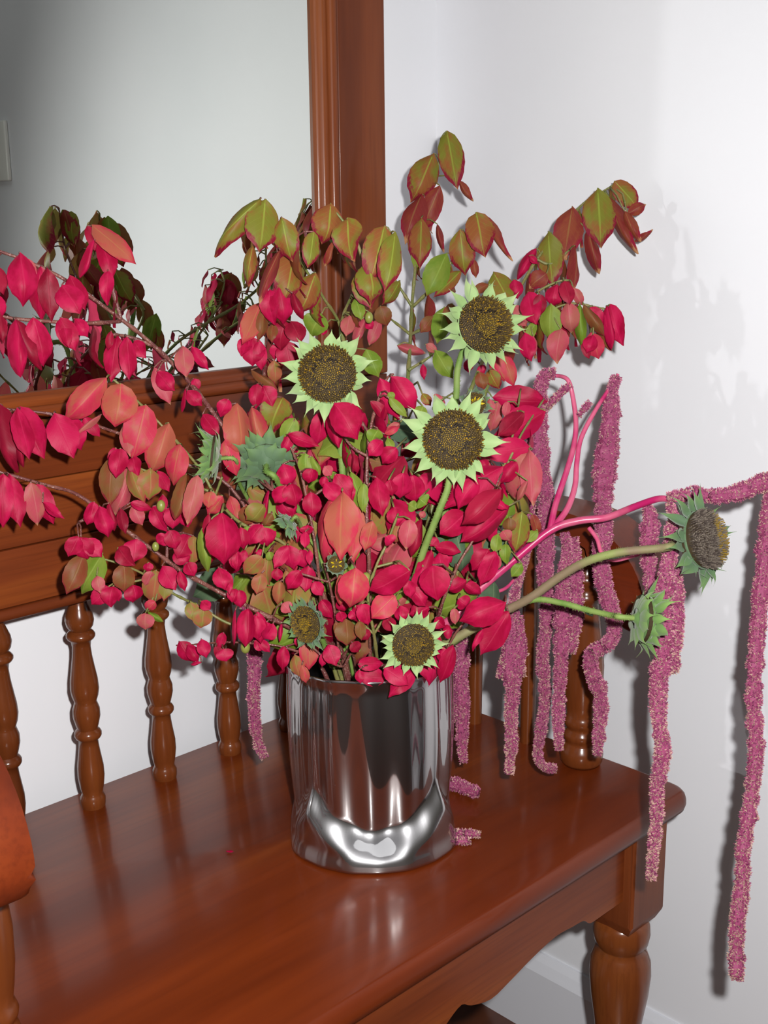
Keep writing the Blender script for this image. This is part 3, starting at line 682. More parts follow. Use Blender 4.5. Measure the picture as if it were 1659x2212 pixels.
# ---------------------------------------------------------------- leaves: base x y, tip x y, width, colour (read off enlarged crops)
LEAVES = {
(0, 400, 2.9625): """600 270 860 485 130 s;560 270 640 430 80 d;600 365 520 600 50 c;650 370 720 590 120 c;690 560 680 760 90 c;130 450 165 760 180 c;150 470 220 610 90 p;260 535 250 860 150 c;
300 545 330 860 130 d;400 650 510 810 170 c;450 590 545 790 120 c;100 880 130 1210 110 c;110 880 235 1200 110 d;215 865 290 1160 160 c;0 830 20 1000 70 d;390 860 480 1050 130 c;480 860 560 965 90 c;400 860 440 1030 80 c;
750 975 710 1245 125 c;810 985 830 1240 110 c;860 1005 925 1100 95 c;1170 1040 1190 1220 120 p;1230 1040 1330 1180 70 c;710 940 690 1060 50 d;990 1180 1090 1395 110 p;1010 1200 1110 1310 110 c;1240 1240 1270 1310 60 c;
1200 1320 1290 1410 90 c;1190 1310 1170 1460 22 c;1460 1375 1405 1480 90 c;1300 1475 1395 1595 100 c;-40 520 20 690 110 d;-60 700 10 860 120 c;700 560 700 650 40 g""",
(0, 800, 2.9625): """670 60 410 330 170 s;770 100 740 355 220 s;930 240 850 560 205 s;1075 355 970 670 175 s;1150 485 1100 740 140 s;800 345 830 540 90 p;640 290 460 420 40 p;
0 240 50 660 150 d;60 320 150 610 60 d;130 255 275 550 170 c;110 260 190 560 130 c;350 290 470 550 190 c;430 300 520 510 150 c;540 310 640 420 80 c;20 680 20 1000 130 c;60 680 130 990 130 c;200 735 250 990 120 p;240 740 340 980 120 c;280 850 400 950 60 c;
720 570 700 855 150 r;830 600 915 840 120 m;830 640 730 940 120 p;960 640 960 830 155 m;1010 650 1080 770 80 c;740 500 700 600 60 c;770 510 740 680 120 c;850 560 880 670 90 c;840 850 970 890 60 c;770 890 800 1040 70 d;850 870 910 990 90 p;
600 850 560 990 90 c;640 880 700 1060 120 c;700 860 740 1030 50 d;1190 680 1130 950 85 r;1260 690 1200 980 120 p;1350 780 1330 880 90 s;1040 800 1040 920 60 c;980 880 1060 1030 100 c;1100 880 1110 1010 110 c;1170 880 1200 1000 100 c;
1070 1060 1005 1110 90 c;1085 1030 1130 1140 105 c;500 1070 440 1190 110 c;520 1075 560 1210 130 c;550 1085 650 1190 110 c;870 1085 855 1225 150 c;760 1140 850 1250 110 d;530 1190 430 1430 140 r;650 1185 505 1435 150 g;620 1320 640 1420 80 p;
790 1245 800 1420 135 r;690 1390 590 1500 110 c;720 1390 700 1510 120 c;850 1380 870 1490 120 c;740 1400 760 1480 60 c;1000 1290 975 1505 150 m;1070 1320 1050 1470 90 m;970 1290 930 1380 80 p;950 1230 945 1290 60 c;1040 1260 1120 1400 120 c;1150 1290 1185 1410 60 c;
1200 1235 1240 1315 90 c;1210 1060 1140 1200 130 c;1130 1150 1200 1240 110 c;1290 1035 1330 1290 75 g;1240 1070 1230 1250 100 m;1420 930 1450 1240 215 c;1340 940 1360 1260 90 d;1480 960 1500 1150 90 c;1540 1010 1560 1150 90 c;1420 810 1330 930 90 s;1470 810 1520 960 80 s;
1600 870 1560 1000 110 r;1400 1270 1440 1400 110 c;1450 1290 1470 1430 60 c;990 1480 930 1540 70 s;930 1560 930 1660 110 p;950 1550 1040 1610 40 g;1220 1490 1240 1600 90 m;1300 1530 1290 1650 125 m;1290 1480 1345 1530 70 c;1260 1500 1250 1580 60 p;1500 1160 1510 1275 80 c""",
(0, 1300, 2.9625): """1150 260 1240 390 105 c;1200 280 1270 380 80 c;1290 245 1320 355 85 c;1430 200 1400 300 60 c;1430 305 1450 380 110 c;1285 390 1215 405 22 c;1380 290 1420 370 60 d""",
(400, 400, 2.9625): """470 105 150 440 130 o;510 108 480 418 220 o;620 220 680 488 155 o;430 400 392 640 88 o;690 440 640 740 175 o;600 430 465 735 80 q;830 575 730 835 160 o;930 130 900 372 200 o;820 310 790 522 110 o;950 370 900 522 42 q;
1040 225 1060 470 188 o;1270 280 1190 602 195 o;1340 320 1290 665 150 o;1170 500 1210 745 185 o;1110 560 1190 782 150 o;1370 620 1275 770 90 o;1490 250 1505 512 140 o;690 700 750 860 60 d;720 670 745 840 60 d;540 680 560 890 120 c;600 640 640 890 150 c;
480 760 370 1010 130 s;500 780 480 1000 90 r;560 890 550 1000 70 r;640 880 600 1050 150 d;680 880 740 1000 130 d;400 985 355 1085 90 c;430 985 430 1150 150 c;470 1010 490 1180 90 c;600 1020 570 1110 90 c;640 1005 680 1170 150 c;570 1130 580 1270 90 m;430 1190 590 1310 60 r;
460 1280 450 1425 95 c;500 1290 560 1410 120 c;620 1370 540 1575 190 o;700 1500 620 1650 110 g;870 830 800 960 160 g;1090 730 1130 855 80 g;1050 840 1030 960 90 p;1150 860 1080 1010 60 p;1250 780 1290 900 110 r;1240 870 1180 1020 80 p;890 900 880 960 50 c;1160 870 1200 920 60 c;
1160 1060 1240 1225 120 g;1250 1250 1370 1500 125 c;1190 1390 1290 1500 70 d;1325 1235 1470 1445 145 c;1310 1370 1420 1480 60 g;1300 1330 1340 1370 50 g;960 1410 1100 1620 195 c;930 1430 975 1670 110 c;870 1460 850 1670 115 c;1280 1590 1370 1540 50 s;1230 1560 1190 1640 90 g;
330 1415 360 1740 180 s;430 1440 530 1790 125 s""",
(840, 260, 2.8603): """360 85 420 402 155 o;440 380 512 508 50 q;270 220 150 495 175 o;200 470 100 732 135 q;310 418 200 692 125 q;300 650 330 815 45 q;200 620 192 898 135 o;225 720 160 915 100 g;540 585 590 832 175 o;600 600 740 872 60 q;440 690 470 955 155 o;520 860 542 975 50 q;
350 835 240 1075 155 g;440 935 285 1085 90 o;650 950 760 1150 155 o;610 1015 520 1060 60 r;340 1165 300 1372 112 g;270 1215 200 1310 80 r;390 1140 360 1280 90 r;60 1395 230 1450 62 p;210 1510 215 1600 40 c;290 1430 390 1590 112 g;230 1385 300 1430 50 p;
1400 385 1540 540 125 o;1480 575 1592 512 72 q;1290 440 1312 772 198 o;1130 550 1085 845 175 q;985 705 1012 1022 158 o;1360 490 1510 825 92 q;1460 570 1545 752 72 q;1525 748 1640 685 42 q;1230 690 1295 948 82 q;1150 790 1145 1050 62 q;1140 1040 1200 1150 60 p;
970 950 865 1032 110 q;905 800 785 972 72 c;870 840 920 885 40 c;770 990 800 1100 90 c;860 1070 900 1250 130 c;1035 1020 1010 1150 110 c;930 1080 940 1200 80 d;1085 1000 1120 1130 90 d;1000 1145 998 1372 132 g;1110 1130 1130 1320 112 p;1180 1150 1190 1402 72 g;1210 1150 1335 1335 72 r;
1060 1300 1030 1492 130 p;1020 1340 1040 1500 60 c;905 1250 845 1372 62 g;840 1320 870 1480 100 c;890 1340 860 1490 80 p;1250 1320 1300 1475 112 s;1260 1330 1230 1430 90 c;1250 1160 1330 1290 92 c;1370 1150 1440 1385 112 c;1350 1160 1385 1410 52 c;1200 1380 1240 1470 50 d;
800 1210 850 1270 70 p;780 1150 830 1220 70 p;640 1450 720 1610 100 s;700 1445 775 1640 100 s;560 1560 590 1660 80 r;620 1550 680 1660 90 o;490 1480 500 1560 60 c;560 1520 590 1560 60 c""",
(400, 900, 3.318): """290 180 370 420 125 s;750 120 700 270 80 c;740 130 950 210 90 c;860 270 870 430 112 g;910 290 970 420 50 g;700 350 760 500 140 c;650 400 660 480 90 c;910 380 890 480 110 c;1190 270 1240 410 90 d;1000 360 1050 420 80 p;1190 410 1290 685 112 g;
720 500 640 620 110 c;760 490 800 640 140 c;670 580 780 722 150 c;600 540 550 800 42 c;900 550 920 722 132 c;1000 430 980 510 60 c;1080 420 1190 580 130 c;1000 480 1120 600 120 c;1170 430 1200 600 70 c;1060 600 960 1070 165 s;1220 640 1200 1032 150 s;1340 760 1290 960 120 s;1125 558 1110 1005 228 s;
830 790 790 900 90 c;880 780 880 850 90 c;860 830 860 940 70 c;550 780 450 912 120 c;560 800 600 935 130 c;610 770 625 900 70 c;560 640 450 765 150 m;620 700 560 800 80 r;440 790 450 870 70 g;730 930 640 1085 95 c;745 930 770 1100 132 c;830 960 860 1085 112 c;890 960 890 1060 50 c;
600 970 620 1040 60 g;545 1010 425 1130 130 m;595 1010 590 1205 122 m;545 1130 515 1270 110 m;510 970 560 990 60 c;430 960 400 1050 60 c;370 980 370 1100 72 c;820 1110 735 1245 112 c;880 1080 865 1250 132 c;920 1190 985 1280 92 c;660 1090 660 1180 80 c;720 1110 765 1275 70 m;
680 1190 665 1350 92 m;700 1340 760 1400 90 p;1130 1130 1110 1350 80 s;1220 1098 1190 1375 215 s;1595 1110 1330 1255 185 c;1495 1290 1340 1440 170 s;980 1320 1060 1440 100 c;1270 1350 1315 1492 122 c;1190 1390 1230 1450 80 c;1110 1400 1130 1470 80 c;1150 1460 1165 1640 155 r;1250 1470 1265 1600 80 r;1080 1480 1120 1600 70 r;
450 1390 440 1645 132 c;520 1410 545 1625 115 c;585 1480 610 1600 80 c;365 1240 340 1330 100 c;385 1250 400 1370 100 c;500 1610 580 1660 90 c;360 1400 350 1650 32 c;690 1490 670 1620 32 c;1440 1300 1420 1420 110 d;1540 1360 1560 1470 100 c;1600 1180 1620 1300 90 c""",
(780, 800, 3.318): """1160 310 985 470 130 d;1305 300 970 490 225 c;960 195 1352 232 190 c;1195 548 885 602 172 c;1110 660 1000 812 110 c;1190 610 1050 885 140 p;1205 588 1232 955 150 p;1190 800 1115 940 50 p;830 780 690 985 150 c;1000 700 588 955 215 c;740 1030 575 1175 180 c;990 865 738 1115 172 d;1045 985 735 1235 190 c;930 950 1050 990 60 c;
540 1270 715 1300 92 c;600 1300 650 1380 60 c;1060 1060 1060 1170 90 r;1150 1030 1110 1305 155 o;1230 1040 1272 1180 70 q;1262 1150 1180 1230 70 g;980 1180 960 1310 80 g;1035 1250 1040 1390 80 g;1150 1390 1080 1480 80 g;980 1330 970 1440 60 p;1020 1150 1060 1220 90 p;910 1290 800 1440 130 c;960 1310 860 1542 132 c;
750 1510 610 1590 100 c;750 1540 860 1610 90 c;500 1300 400 1560 112 c;560 1310 590 1450 112 c;440 1420 400 1650 120 c;515 1410 540 1645 212 c;580 190 540 230 100 p;440 170 500 250 70 o;440 260 420 330 90 g;540 240 560 300 80 g;920 210 940 320 60 p;980 240 930 440 90 p;1050 230 1030 330 60 p;
120 430 70 522 112 g;150 510 60 610 112 c;250 560 150 665 122 c;275 380 175 452 60 p;190 490 230 570 60 g;110 780 150 1035 145 c;200 790 230 900 100 c;300 745 290 925 150 c;370 760 395 955 155 c;235 985 260 1112 122 c;250 1110 245 1240 112 m;350 1080 320 1280 130 p;430 1080 360 1330 90 d;450 1010 430 1060 50 p;180 1190 220 1250 90 c;
420 920 470 960 120 g;340 960 400 990 80 g;20 820 10 1010 80 g;440 650 450 740 90 c;540 1200 500 1260 80 c;700 1640 780 1700 110 c;860 640 900 700 80 c;420 400 400 470 80 d;470 620 540 720 60 c""",
(550, 1150, 3.016): """190 750 180 900 82 c;260 805 295 945 92 m;310 870 345 978 60 s;280 680 290 750 50 c;350 680 358 892 125 s;480 738 530 865 112 c;450 790 440 880 50 c;680 860 840 850 90 c;680 900 690 985 60 c;845 950 668 930 120 c;990 870 860 880 90 c;850 890 1000 988 112 c;1040 900 872 1062 112 c;
1230 650 1290 640 90 c;1190 670 1150 835 92 c;1290 750 1210 992 102 c;1230 750 1210 860 70 c;1480 640 1400 770 50 c;1625 460 1340 575 182 c;1645 530 1480 795 172 c;1300 500 1310 600 60 p;1130 490 1010 540 100 c;940 500 990 590 90 c;1010 370 1120 480 100 c;700 640 740 700 80 d;640 720 680 780 80 d;
120 600 60 700 90 c;60 600 120 700 60 c;10 550 20 700 110 c;30 700 100 780 60 c;560 430 590 520 90 c;660 480 720 600 120 c;860 560 900 640 90 d;1180 560 1240 620 80 c;420 600 440 700 80 r""",
}
FIXED = {}
def place_leaves():
    for (ox, oy, sc), txt in LEAVES.items():
        for row in txt.replace('\n', '').split(';'):
            f = row.split()
            if len(f) < 6: continue
            bx, by, tx, ty, w = [float(v) for v in f[:5]]; k = f[5]
            bx, by, tx, ty, w = ox + bx / sc, oy + by / sc, ox + tx / sc, oy + ty / sc, w / sc
            _, br, sp = nearest(bx, by, BR[:-2])
            ds = (sp - CAM).dot(F_)
            core = ((bx - 800) / 330) ** 2 + ((by - 1150) / 330) ** 2 < 1
            if core: ds = min(ds, surf(bx, by) + 0.018)
            d = ds - rng.uniform(0.004, 0.020) - (0.030 if w * sc > 168 and core else 0.0)
            ex = 0.05 * (tx - bx), 0.06 * (ty - by); bx -= ex[0]; by -= ex[1]; tx += ex[0]; ty += ex[1]
            base = keep(W(bx, by, d)); L = math.hypot(tx - bx, ty - by) * d / FP
            tip = keep(W(tx, ty, d + (rng.uniform(-0.30, 0.30) if w * sc < 168 else rng.uniform(-.2, 0)) * L))
            wm = w * d / FP
            ratio = w / max(1, math.hypot(tx - bx, ty - by))
            if ratio < 0.34: sh = 6; roll = rng.uniform(-.5, .5)
            elif core and k in 'cdsm': sh = rng.choice([1, 3, 4, 2, 0, 7, 1]); roll = rng.uniform(-.45, .45)
            else: sh = rng.choice([0, 1, 2, 4, 5]); roll = rng.uniform(-.35, .35)
            o = add_leaf(br, base, tip, wm * 1.04, k, sh, roll)
            br.petiole(sp, base)
            if (base - sp).length < 0.06 and k in 'cds' and rng.random() < .02: pass
place_leaves()
# leaves deeper inside the bouquet, between the ones seen at the front
inner = BR[-2:] + [BR[11], BR[12], BR[8], BR[14]]
cnt = 0
while cnt < 190:
    a = rng.uniform(0, 2 * pi); q = sqrt(rng.random())
    px = 790 + 300 * q * cos(a); py = 1165 + 285 * q * sin(a)
    if py > 1375 or (py > 1290 and (px < 640 or px > 960)): continue
    if px > 830 and py < 960: continue
    _, br, sp = nearest(px, py, inner)
    d = surf(px, py) + rng.uniform(0.022, 0.10)
    if py > 1360: d = min(d, 1.20)
    base = keep(W(px, py, d)); an = rng.gauss(-pi / 2, 0.9); L = rng.uniform(.034, .054)
    tip = base + (R_ * cos(an) + U_ * sin(an)) * L + F_ * rng.uniform(-.4, .4) * L
    add_leaf(br, base, keep(tip), L * rng.uniform(.5, .68), rng.choice('ccddrggmmpw'), rng.choice([0, 1, 3, 4]), rng.uniform(-.8, .8))
    if cnt % 2 == 0: br.petiole(sp, base)
    cnt += 1
# leaves on the far side of the branches, turned to the mirror
def back_leaf(br, base, kinds, L):
    n0 = Vector((-.68, .69, .05)); an = rng.gauss(-pi / 2, 0.35)
    X = (Vector((.70, .68, 0)) * cos(an) + Vector((0, 0, 1)) * sin(an)).normalized()
    tip = keep(base + X * L); X = (tip - base); L = X.length
    if L < .012: return
    X = X / L; n = (n0 - X * n0.dot(X)).normalized(); n = Quaternion(X, rng.uniform(-.35, .35)) @ n; Y = n.cross(X); ww = L * rng.uniform(.42, .6)
    o = bpy.data.objects.new('leaf', blade_mesh(rng.choice(kinds), rng.choice([0, 1, 2, 4]))); COL.objects.link(o); b = base - br.root.location
    o.parent = br.root; o.matrix_local = Matrix(((X.x * L, Y.x * ww, n.x * L * .8, b.x), (X.y * L, Y.y * ww, n.y * L * .8, b.y), (X.z * L, Y.z * ww, n.z * L * .8, b.z), (0, 0, 0, 1)))
for bi, cnt_, kinds in ((10, 30, 'rqdodr'), (9, 10, 'oqr'), (7, 22, 'oogr'), (6, 18, 'orqd'), (8, 8, 'oq'), (0, 10, 'ccd'), (11, 14, 'ccdg'), (15, 14, 'ccp')):
    br = BR[bi]; sm = br.samples[len(br.samples) // 5:]
    for _ in range(cnt_):
        x, y, p = rng.choice(sm); back_leaf(br, keep(p + F_ * rng.uniform(.004, .016)), kinds, rng.uniform(.034, .048))
for _ in range(70):
    px, py = rng.uniform(520, 900), rng.uniform(870, 1150)
    _, br, sp = nearest(px, py, BR[-2:]); back_leaf(br, keep(W(px, py, surf(px, py) + rng.uniform(.07, .15))), 'ccdggmo', rng.uniform(.030, .046))
# small berries hanging on thin stalks
berry_m = plain('green_berry', S(150, 156, 72), 0.4)
def berry(px, py, r, L):
    _, br, sp = nearest(px, py - 12, BR)
    d = (sp - CAM).dot(F_) - 0.012; c = keep(W(px, py, d))
    bm = bmesh.new(); bmesh.ops.create_uvsphere(bm, u_segments=12, v_segments=8, radius=r)
    for v in bm.verts: v.co.z *= 1.35
    o = obj('berry', bm, berry_m, br.root); o.location = c - br.root.location
    br.petiole(sp, c + Vector((0, 0, r * 1.3)), 0.0006)
for a in ((348, 1093, .0042, 0), (336, 1181, .0034, 0), (791, 1252, .0052, 0), (828, 1126, .0040, 0), (797, 686, .0042, 0), (845, 1212, .0042, 0), (530, 1398, .0045, 0)): berry(*a)
for b in BR: b.finish()
EUO = list(BR)
# ---------------------------------------------------------------- sunflowers
def attr_mat(name, rough=0.6, bumpy=0):
    t = NT(name); a = t.n('ShaderNodeAttribute'); a.attribute_name = 'tint'; t.p(color=a.outputs['Color'], rough=rough, spec=0.3); return t.m
floret_m = attr_mat('brown_yellow_florets', 0.75)
def bract_mat(name, a, b, tip):
    t = NT(name); uv = t.n('ShaderNodeTexCoord'); sp = t.n('ShaderNodeSeparateXYZ'); t.l(uv.outputs['UV'], sp.inputs[0])
    oi = t.n('ShaderNodeObjectInfo')
    c = t.mix(t.ss(sp.outputs[0], 0.1, 0.8), a, b); c = t.mix(t.math('MULTIPLY', oi.outputs['Random'], 0.45), c, tip)
    n = t.noise(uv.outputs['UV'], 30, 3, 0.6); c = t.mix(t.math('MULTIPLY', n, 0.25), c, a)
    t.p(color=c, rough=0.6, spec=0.25, sheen=0.3); t.bump(n, 0.3, 0.0006); return t.m
BM = {'l': bract_mat('pale_green_bract', S(166, 196, 130), S(186, 208, 146), S(140, 178, 104)),
      'd': bract_mat('grey_green_bract', S(92, 122, 84), S(118, 154, 84), S(80, 108, 84)),
      'g': bract_mat('mid_green_bract', S(104, 142, 72), S(138, 176, 88), S(92, 124, 78))}
def prof_bract(u): return 0.62 if u <= 0 else max(0.012, (1 - u) ** 1.15 * 1.12 * (0.66 + 1.15 * sin(pi * min(1, u * 1.15)) ** 1.0) * 0.80) if u < 1 else 0.012
def bract_mesh(kind, arc, curl):
    key = ('b' + kind, arc, curl)
    if key not in BL:
        bm = bmesh.new(); uvl = bm.loops.layers.uv.new('UVMap'); g = []; uvs = {}
        nu, nv = 8, 4
        for i in range(nu + 1):
            u = i / nu; w = prof_bract(u); row = []
            for j in range(nv + 1):
                v = j / nv * 2 - 1
                z = arc * u * u - curl * max(0, u - .6) ** 2 * 3 - 0.22 * abs(v) ** 2 * w * 0.5 * -1.0
                vt = bm.verts.new((u, v * w * .5, z)); uvs[vt] = (u, j / nv); row.append(vt)
            g.append(row)
        for i in range(nu):
            for j in range(nv):
                f = bm.faces.new((g[i][j], g[i + 1][j], g[i + 1][j + 1], g[i][j + 1])); f.smooth = True
                for lp in f.loops: lp[uvl].uv = uvs[lp.vert]
        me = bpy.data.meshes.new('bract'); bm.to_mesh(me); bm.free(); me.materials.append(BM[kind]); BL[key] = me
    return BL[key]
DISC = {}
def disc_mesh(style):
    """unit disc radius 1 with dome and spiral florets; style: 0 open brown, 1 greyish seed head"""
    if style in DISC: return DISC[style]
    r = random.Random(31 + style)
    verts, faces, cols = [], [], []
    # dome
    NR, NS = 8, 32
    for i in range(NR + 1):
        q = i / NR
        for k in range(NS):
            a = 2 * pi * k / NS; rr = 1.0 * sin(q * pi / 2) ; z = 0.20 * cos(q * pi / 2) ** 0.8 if q < 1 else -0.25
            if style == 0: z -= 0.10 * math.exp(-(rr / 0.35) ** 2)
            verts.append((rr * cos(a), rr * sin(a), z)); cols.append((0.035, 0.022, 0.008, 1))
    for i in range(NR):
        for k in range(NS):
            faces.append((i * NS + k, (i + 1) * NS + k, (i + 1) * NS + (k + 1) % NS, i * NS + (k + 1) % NS))
    N = 820
    for n in range(N):
        q = sqrt((n + 0.5) / N); a = n * 2.39996
        if q > 0.99: continue
        rr = q; z = 0.20 * sqrt(max(0, 1 - q * q)) ** 0.8 - (0.10 * math.exp(-(rr / 0.35) ** 2) if style == 0 else 0)
        h = r.uniform(0.06, 0.15) * (1.25 if q > .7 else .8); s = r.uniform(0.020, 0.033)
        nx = Vector((cos(a) * q * 0.55, sin(a) * q * 0.55, 1)).normalized()
        c = Vector((rr * cos(a), rr * sin(a), z)) + Vector((r.uniform(-.01, .01), r.uniform(-.01, .01), 0))
        e1 = nx.orthogonal().normalized(); e2 = nx.cross(e1)
        y = r.random()
        if style == 0:
            yel = 0.62 * math.exp(-((q - 0.25) / 0.25) ** 2) + 0.20
            col = (0.25, 0.155, 0.012, 1) if y < yel else (0.115, 0.072, 0.020, 1)
            if 0.40 < q < 0.56 and y > .35: col = (0.03, 0.018, 0.008, 1)
            if y > 0.94: col = (0.40, 0.22, 0.01, 1)
        else:
            col = (0.15, 0.12, 0.095, 1) if y < 0.6 else (0.075, 0.055, 0.045, 1)
            if c.y < -0.35 and y > 0.5: col = (0.24, 0.15, 0.02, 1)
        b = len(verts)
        for t in range(4):
            th = t * pi / 2
            verts.append(tuple(c + e1 * s * cos(th) + e2 * s * sin(th)))
            cols.append((col[0] * 0.35, col[1] * 0.35, col[2] * 0.35, 1))
        for t in range(4):
            th = t * pi / 2 + .4
            verts.append(tuple(c + nx * h + e1 * s * 0.75 * cos(th) + e2 * s * 0.75 * sin(th))); cols.append(col)
        for t in range(4): faces.append((b + t, b + (t + 1) % 4, b + 4 + (t + 1) % 4, b + 4 + t))
        faces.append((b + 4, b + 5, b + 6, b + 7))
    me = bpy.data.meshes.new('disc'); me.from_pydata(verts, [], faces)
    at = me.color_attributes.new('tint', 'FLOAT_COLOR', 'POINT')
    at.data.foreach_set('color', [c for col in cols for c in col]); me.materials.append(floret_m)
    DISC[style] = me; return me

petal_m = plain('yellow_ray_petal', S(232, 200, 20), 0.5)
def pmesh():
    if 'petal' not in BL:
        me = blade(prof_narrow, .1, .3, .2, 0, .3); me.materials.append(petal_m); BL['petal'] = me
    return BL['petal']
def sunflower(label, px, py, d, n, rad, path, kind='l', style=0, nb=24, blen=1.15, openb=0.15, petals=0, mat=None, r=.0034, leaves=(), wide=.46, calyx=True):
    c = keep(W(px, py, d)) if isinstance(d, float) else d
    N = (R_ * n[0] + U_ * n[1] - F_ * n[2]).normalized()
    root = empty('sunflower', VC + Vector((0, 0, 0.04))); tag(root, label, 'flower', 'sunflowers in the vase')
    O = root.location
    ex = (U_ - N * U_.dot(N)).normalized(); ey = N.cross(ex)
    rr = random.Random(int(px * 7 + py))
    def place(name, me, M, par=root):
        o = bpy.data.objects.new(name, me); COL.objects.link(o); o.parent = par; o.matrix_local = M; return o
    def mat4(X, Y, Z, p): return Matrix(((X.x, Y.x, Z.x, p.x), (X.y, Y.y, Z.y, p.y), (X.z, Y.z, Z.z, p.z), (0, 0, 0, 1)))
    if petals == 0 or style >= 0:
        place('disc', disc_mesh(style), mat4(ex * rad, ey * rad, N * rad * (1 if style == 0 else 1.25), c - O))
    # calyx cup behind the disc
    bm = bmesh.new()
    prof = [(-.95, .16), (-.80, .22), (-.62, .50), (-.42, .85), (-.22, 1.0), (-.06, 1.0)]
    lathe(bm, prof, 0, 0, 24)
    cup = obj('calyx', bm, BM[kind] , root); cup.matrix_local = mat4(ex * rad, ey * rad, N * rad * 0.62, c - O)
    for i in range(nb):
        row = i % 2
        a = 2 * pi * i / nb + rr.uniform(-.15, .15)
        dr = ex * cos(a) + ey * sin(a); side = N.cross(dr)
        L = rad * blen * rr.uniform(.62, 1.12); ww = rad * wide * rr.uniform(.8, 1.1)
        fw = openb + (0.22 if row else -.18) + rr.uniform(-.28, .28)
        X = (dr * cos(fw) + N * sin(fw)).normalized(); Z = (N * cos(fw) - dr * sin(fw)).normalized()
        Y = Z.cross(X)
        me = bract_mesh(kind, rr.choice([.05, .18, .3]), rr.choice([.2, .9, -.6]))
        p = c + dr * rad * 0.93 - N * rad * (0.10 + 0.14 * row)
        place('bract', me, mat4(X * L, Y * ww, Z * L, p - O))
    for i in range(11 if n[2] < .95 else 0):
        a = 2 * pi * (i + .5) / 11 + rr.uniform(-.15, .15); dr = ex * cos(a) + ey * sin(a); fw = rr.uniform(-.05, .35)
        X = (dr * cos(fw) + N * sin(fw)).normalized(); Z = (N * cos(fw) - dr * sin(fw)).normalized(); Y = Z.cross(X)
        p = c + dr * rad * 0.42 - N * rad * 0.50; L = rad * rr.uniform(.85, 1.15)
        place('bract', bract_mesh(kind, .18, rr.choice([.2, -.6])), mat4(X * L, Y * rad * .75, Z * L, p - O))
    for i in range(petals):
        a = 2 * pi * i / petals + rr.uniform(-.2, .2); fw = rr.uniform(.5, 1.2); dr = ex * cos(a) + ey * sin(a)
        X = (dr * cos(fw) + N * sin(fw)); Z = (N * cos(fw) - dr * sin(fw)); Y = Z.cross(X)
        L = rad * rr.uniform(.5, .8)
        place('petal', pmesh(), mat4(X * L, Y * L * .28, Z * L, c + dr * rad * .15 - O))
    # stem
    back = c - N * rad * 0.55
    pts = [keep(W(*p)) for p in path]
    pts = into_vase(pts[0]) + pts + [c - N * rad * 1.25, back]
    cr = [Vector(p) for p in catmull([tuple(p) for p in pts], 6)]
    bm = bmesh.new(); n_ = len(cr)
    tube(bm, [p - O for p in cr], [r * (1.15 - .35 * k / n_) for k in range(n_)], 10)
    # short bristles along the stem
    for k in range(18, n_ - 1):
        for _ in range(10):
            p = cr[k].lerp(cr[k + 1], rr.random()) - O; t = (cr[k + 1] - cr[k]).normalized()
            e = Quaternion(t, rr.uniform(0, 2 * pi)) @ t.orthogonal().normalized()
            q = p + e * r * .9; tp = p + e * (r + rr.uniform(.0009, .0018)) + t * .0004
            s = t * .00022; f = t.cross(e) * .00022
            vs = [bm.verts.new(v) for v in (q + s, q - s + f, q - s - f, tp)]
            bm.faces.new((vs[0], vs[1], vs[3])); bm.faces.new((vs[1], vs[2], vs[3])); bm.faces.new((vs[2], vs[0], vs[3]))
    obj('stem', bm, mat or stem_sun, root)
    for (bx, by, tx, ty, w, dd, k) in leaves:
        b0, t0 = keep(W(bx, by, dd)), keep(W(tx, ty, dd + .008))
        X = (t0 - b0); L = X.length; X = X / L; nn = -(b0 - CAM).normalized(); nn = (nn - X * nn.dot(X)).normalized(); nn = Quaternion(X, rr.uniform(-.4, .4)) @ nn
        Y = nn.cross(X); ww = w * dd / FP
        place('leaf', blade_mesh(k, 4 if w > 20 else 6), mat4(X * L, Y * ww, nn * (L + ww) / 2, b0 - O))
    return root, cr
sunflower('sunflower head facing front at upper left, with pale green pointed bracts', 708, 808, 1.050, (-.03, .02, 1), .0255, [(760, 1200, 1.13), (742, 1040, 1.11), (732, 930, 1.10)], 'l', 0, 22, .90, .12)
sunflower('upper right sunflower head turned slightly right against the wall', 1048, 702, 1.095, (.34, .03, 1), .0262, [(930, 1120, 1.17), (970, 960, 1.15), (985, 860, 1.135), (990, 790, 1.13)], 'l', 0, 22, .90, .12)
sunflower('middle sunflower head with a bumpy brown ring, right of centre', 978, 950, 1.030, (.05, -.02, 1), .0262, [(870, 1330, 1.12), (915, 1190, 1.08), (950, 1100, 1.06), (970, 1040, 1.055)], 'l', 0, 22, .90, .12)
root4, cr4 = sunflower('grey-brown sunflower head at far right on a long arched stem', 1522, 1165, 1.035, (.62, .16, .72), .0262, [(950, 1396, 1.13), (1000, 1370, 1.12), (1080, 1325, 1.115), (1145, 1292, 1.10), (1210, 1245, 1.085), (1270, 1212, 1.07), (1340, 1193, 1.055), (1420, 1185, 1.045), (1450, 1180, 1.04)],
  'd', 1, 24, 1.0, -.25, mat=stem_sunb, r=.0042, leaves=((1300, 1208, 1382, 1196, 11, 1.062, 'w'),))
sunflower('lower right sunflower head seen from behind, tucked behind the tassels', 1398, 1338, 1.035, (.96, -.10, -.16), .0215, [(952, 1400, 1.14), (1010, 1368, 1.13), (1085, 1326, 1.12), (1150, 1296, 1.10), (1210, 1302, 1.085), (1270, 1318, 1.07), (1325, 1330, 1.05)],
  'g', 1, 22, 1.0, .60, mat=stem_sun, r=.0030, leaves=((1255, 1308, 1286, 1336, 11, 1.072, 'w'),))
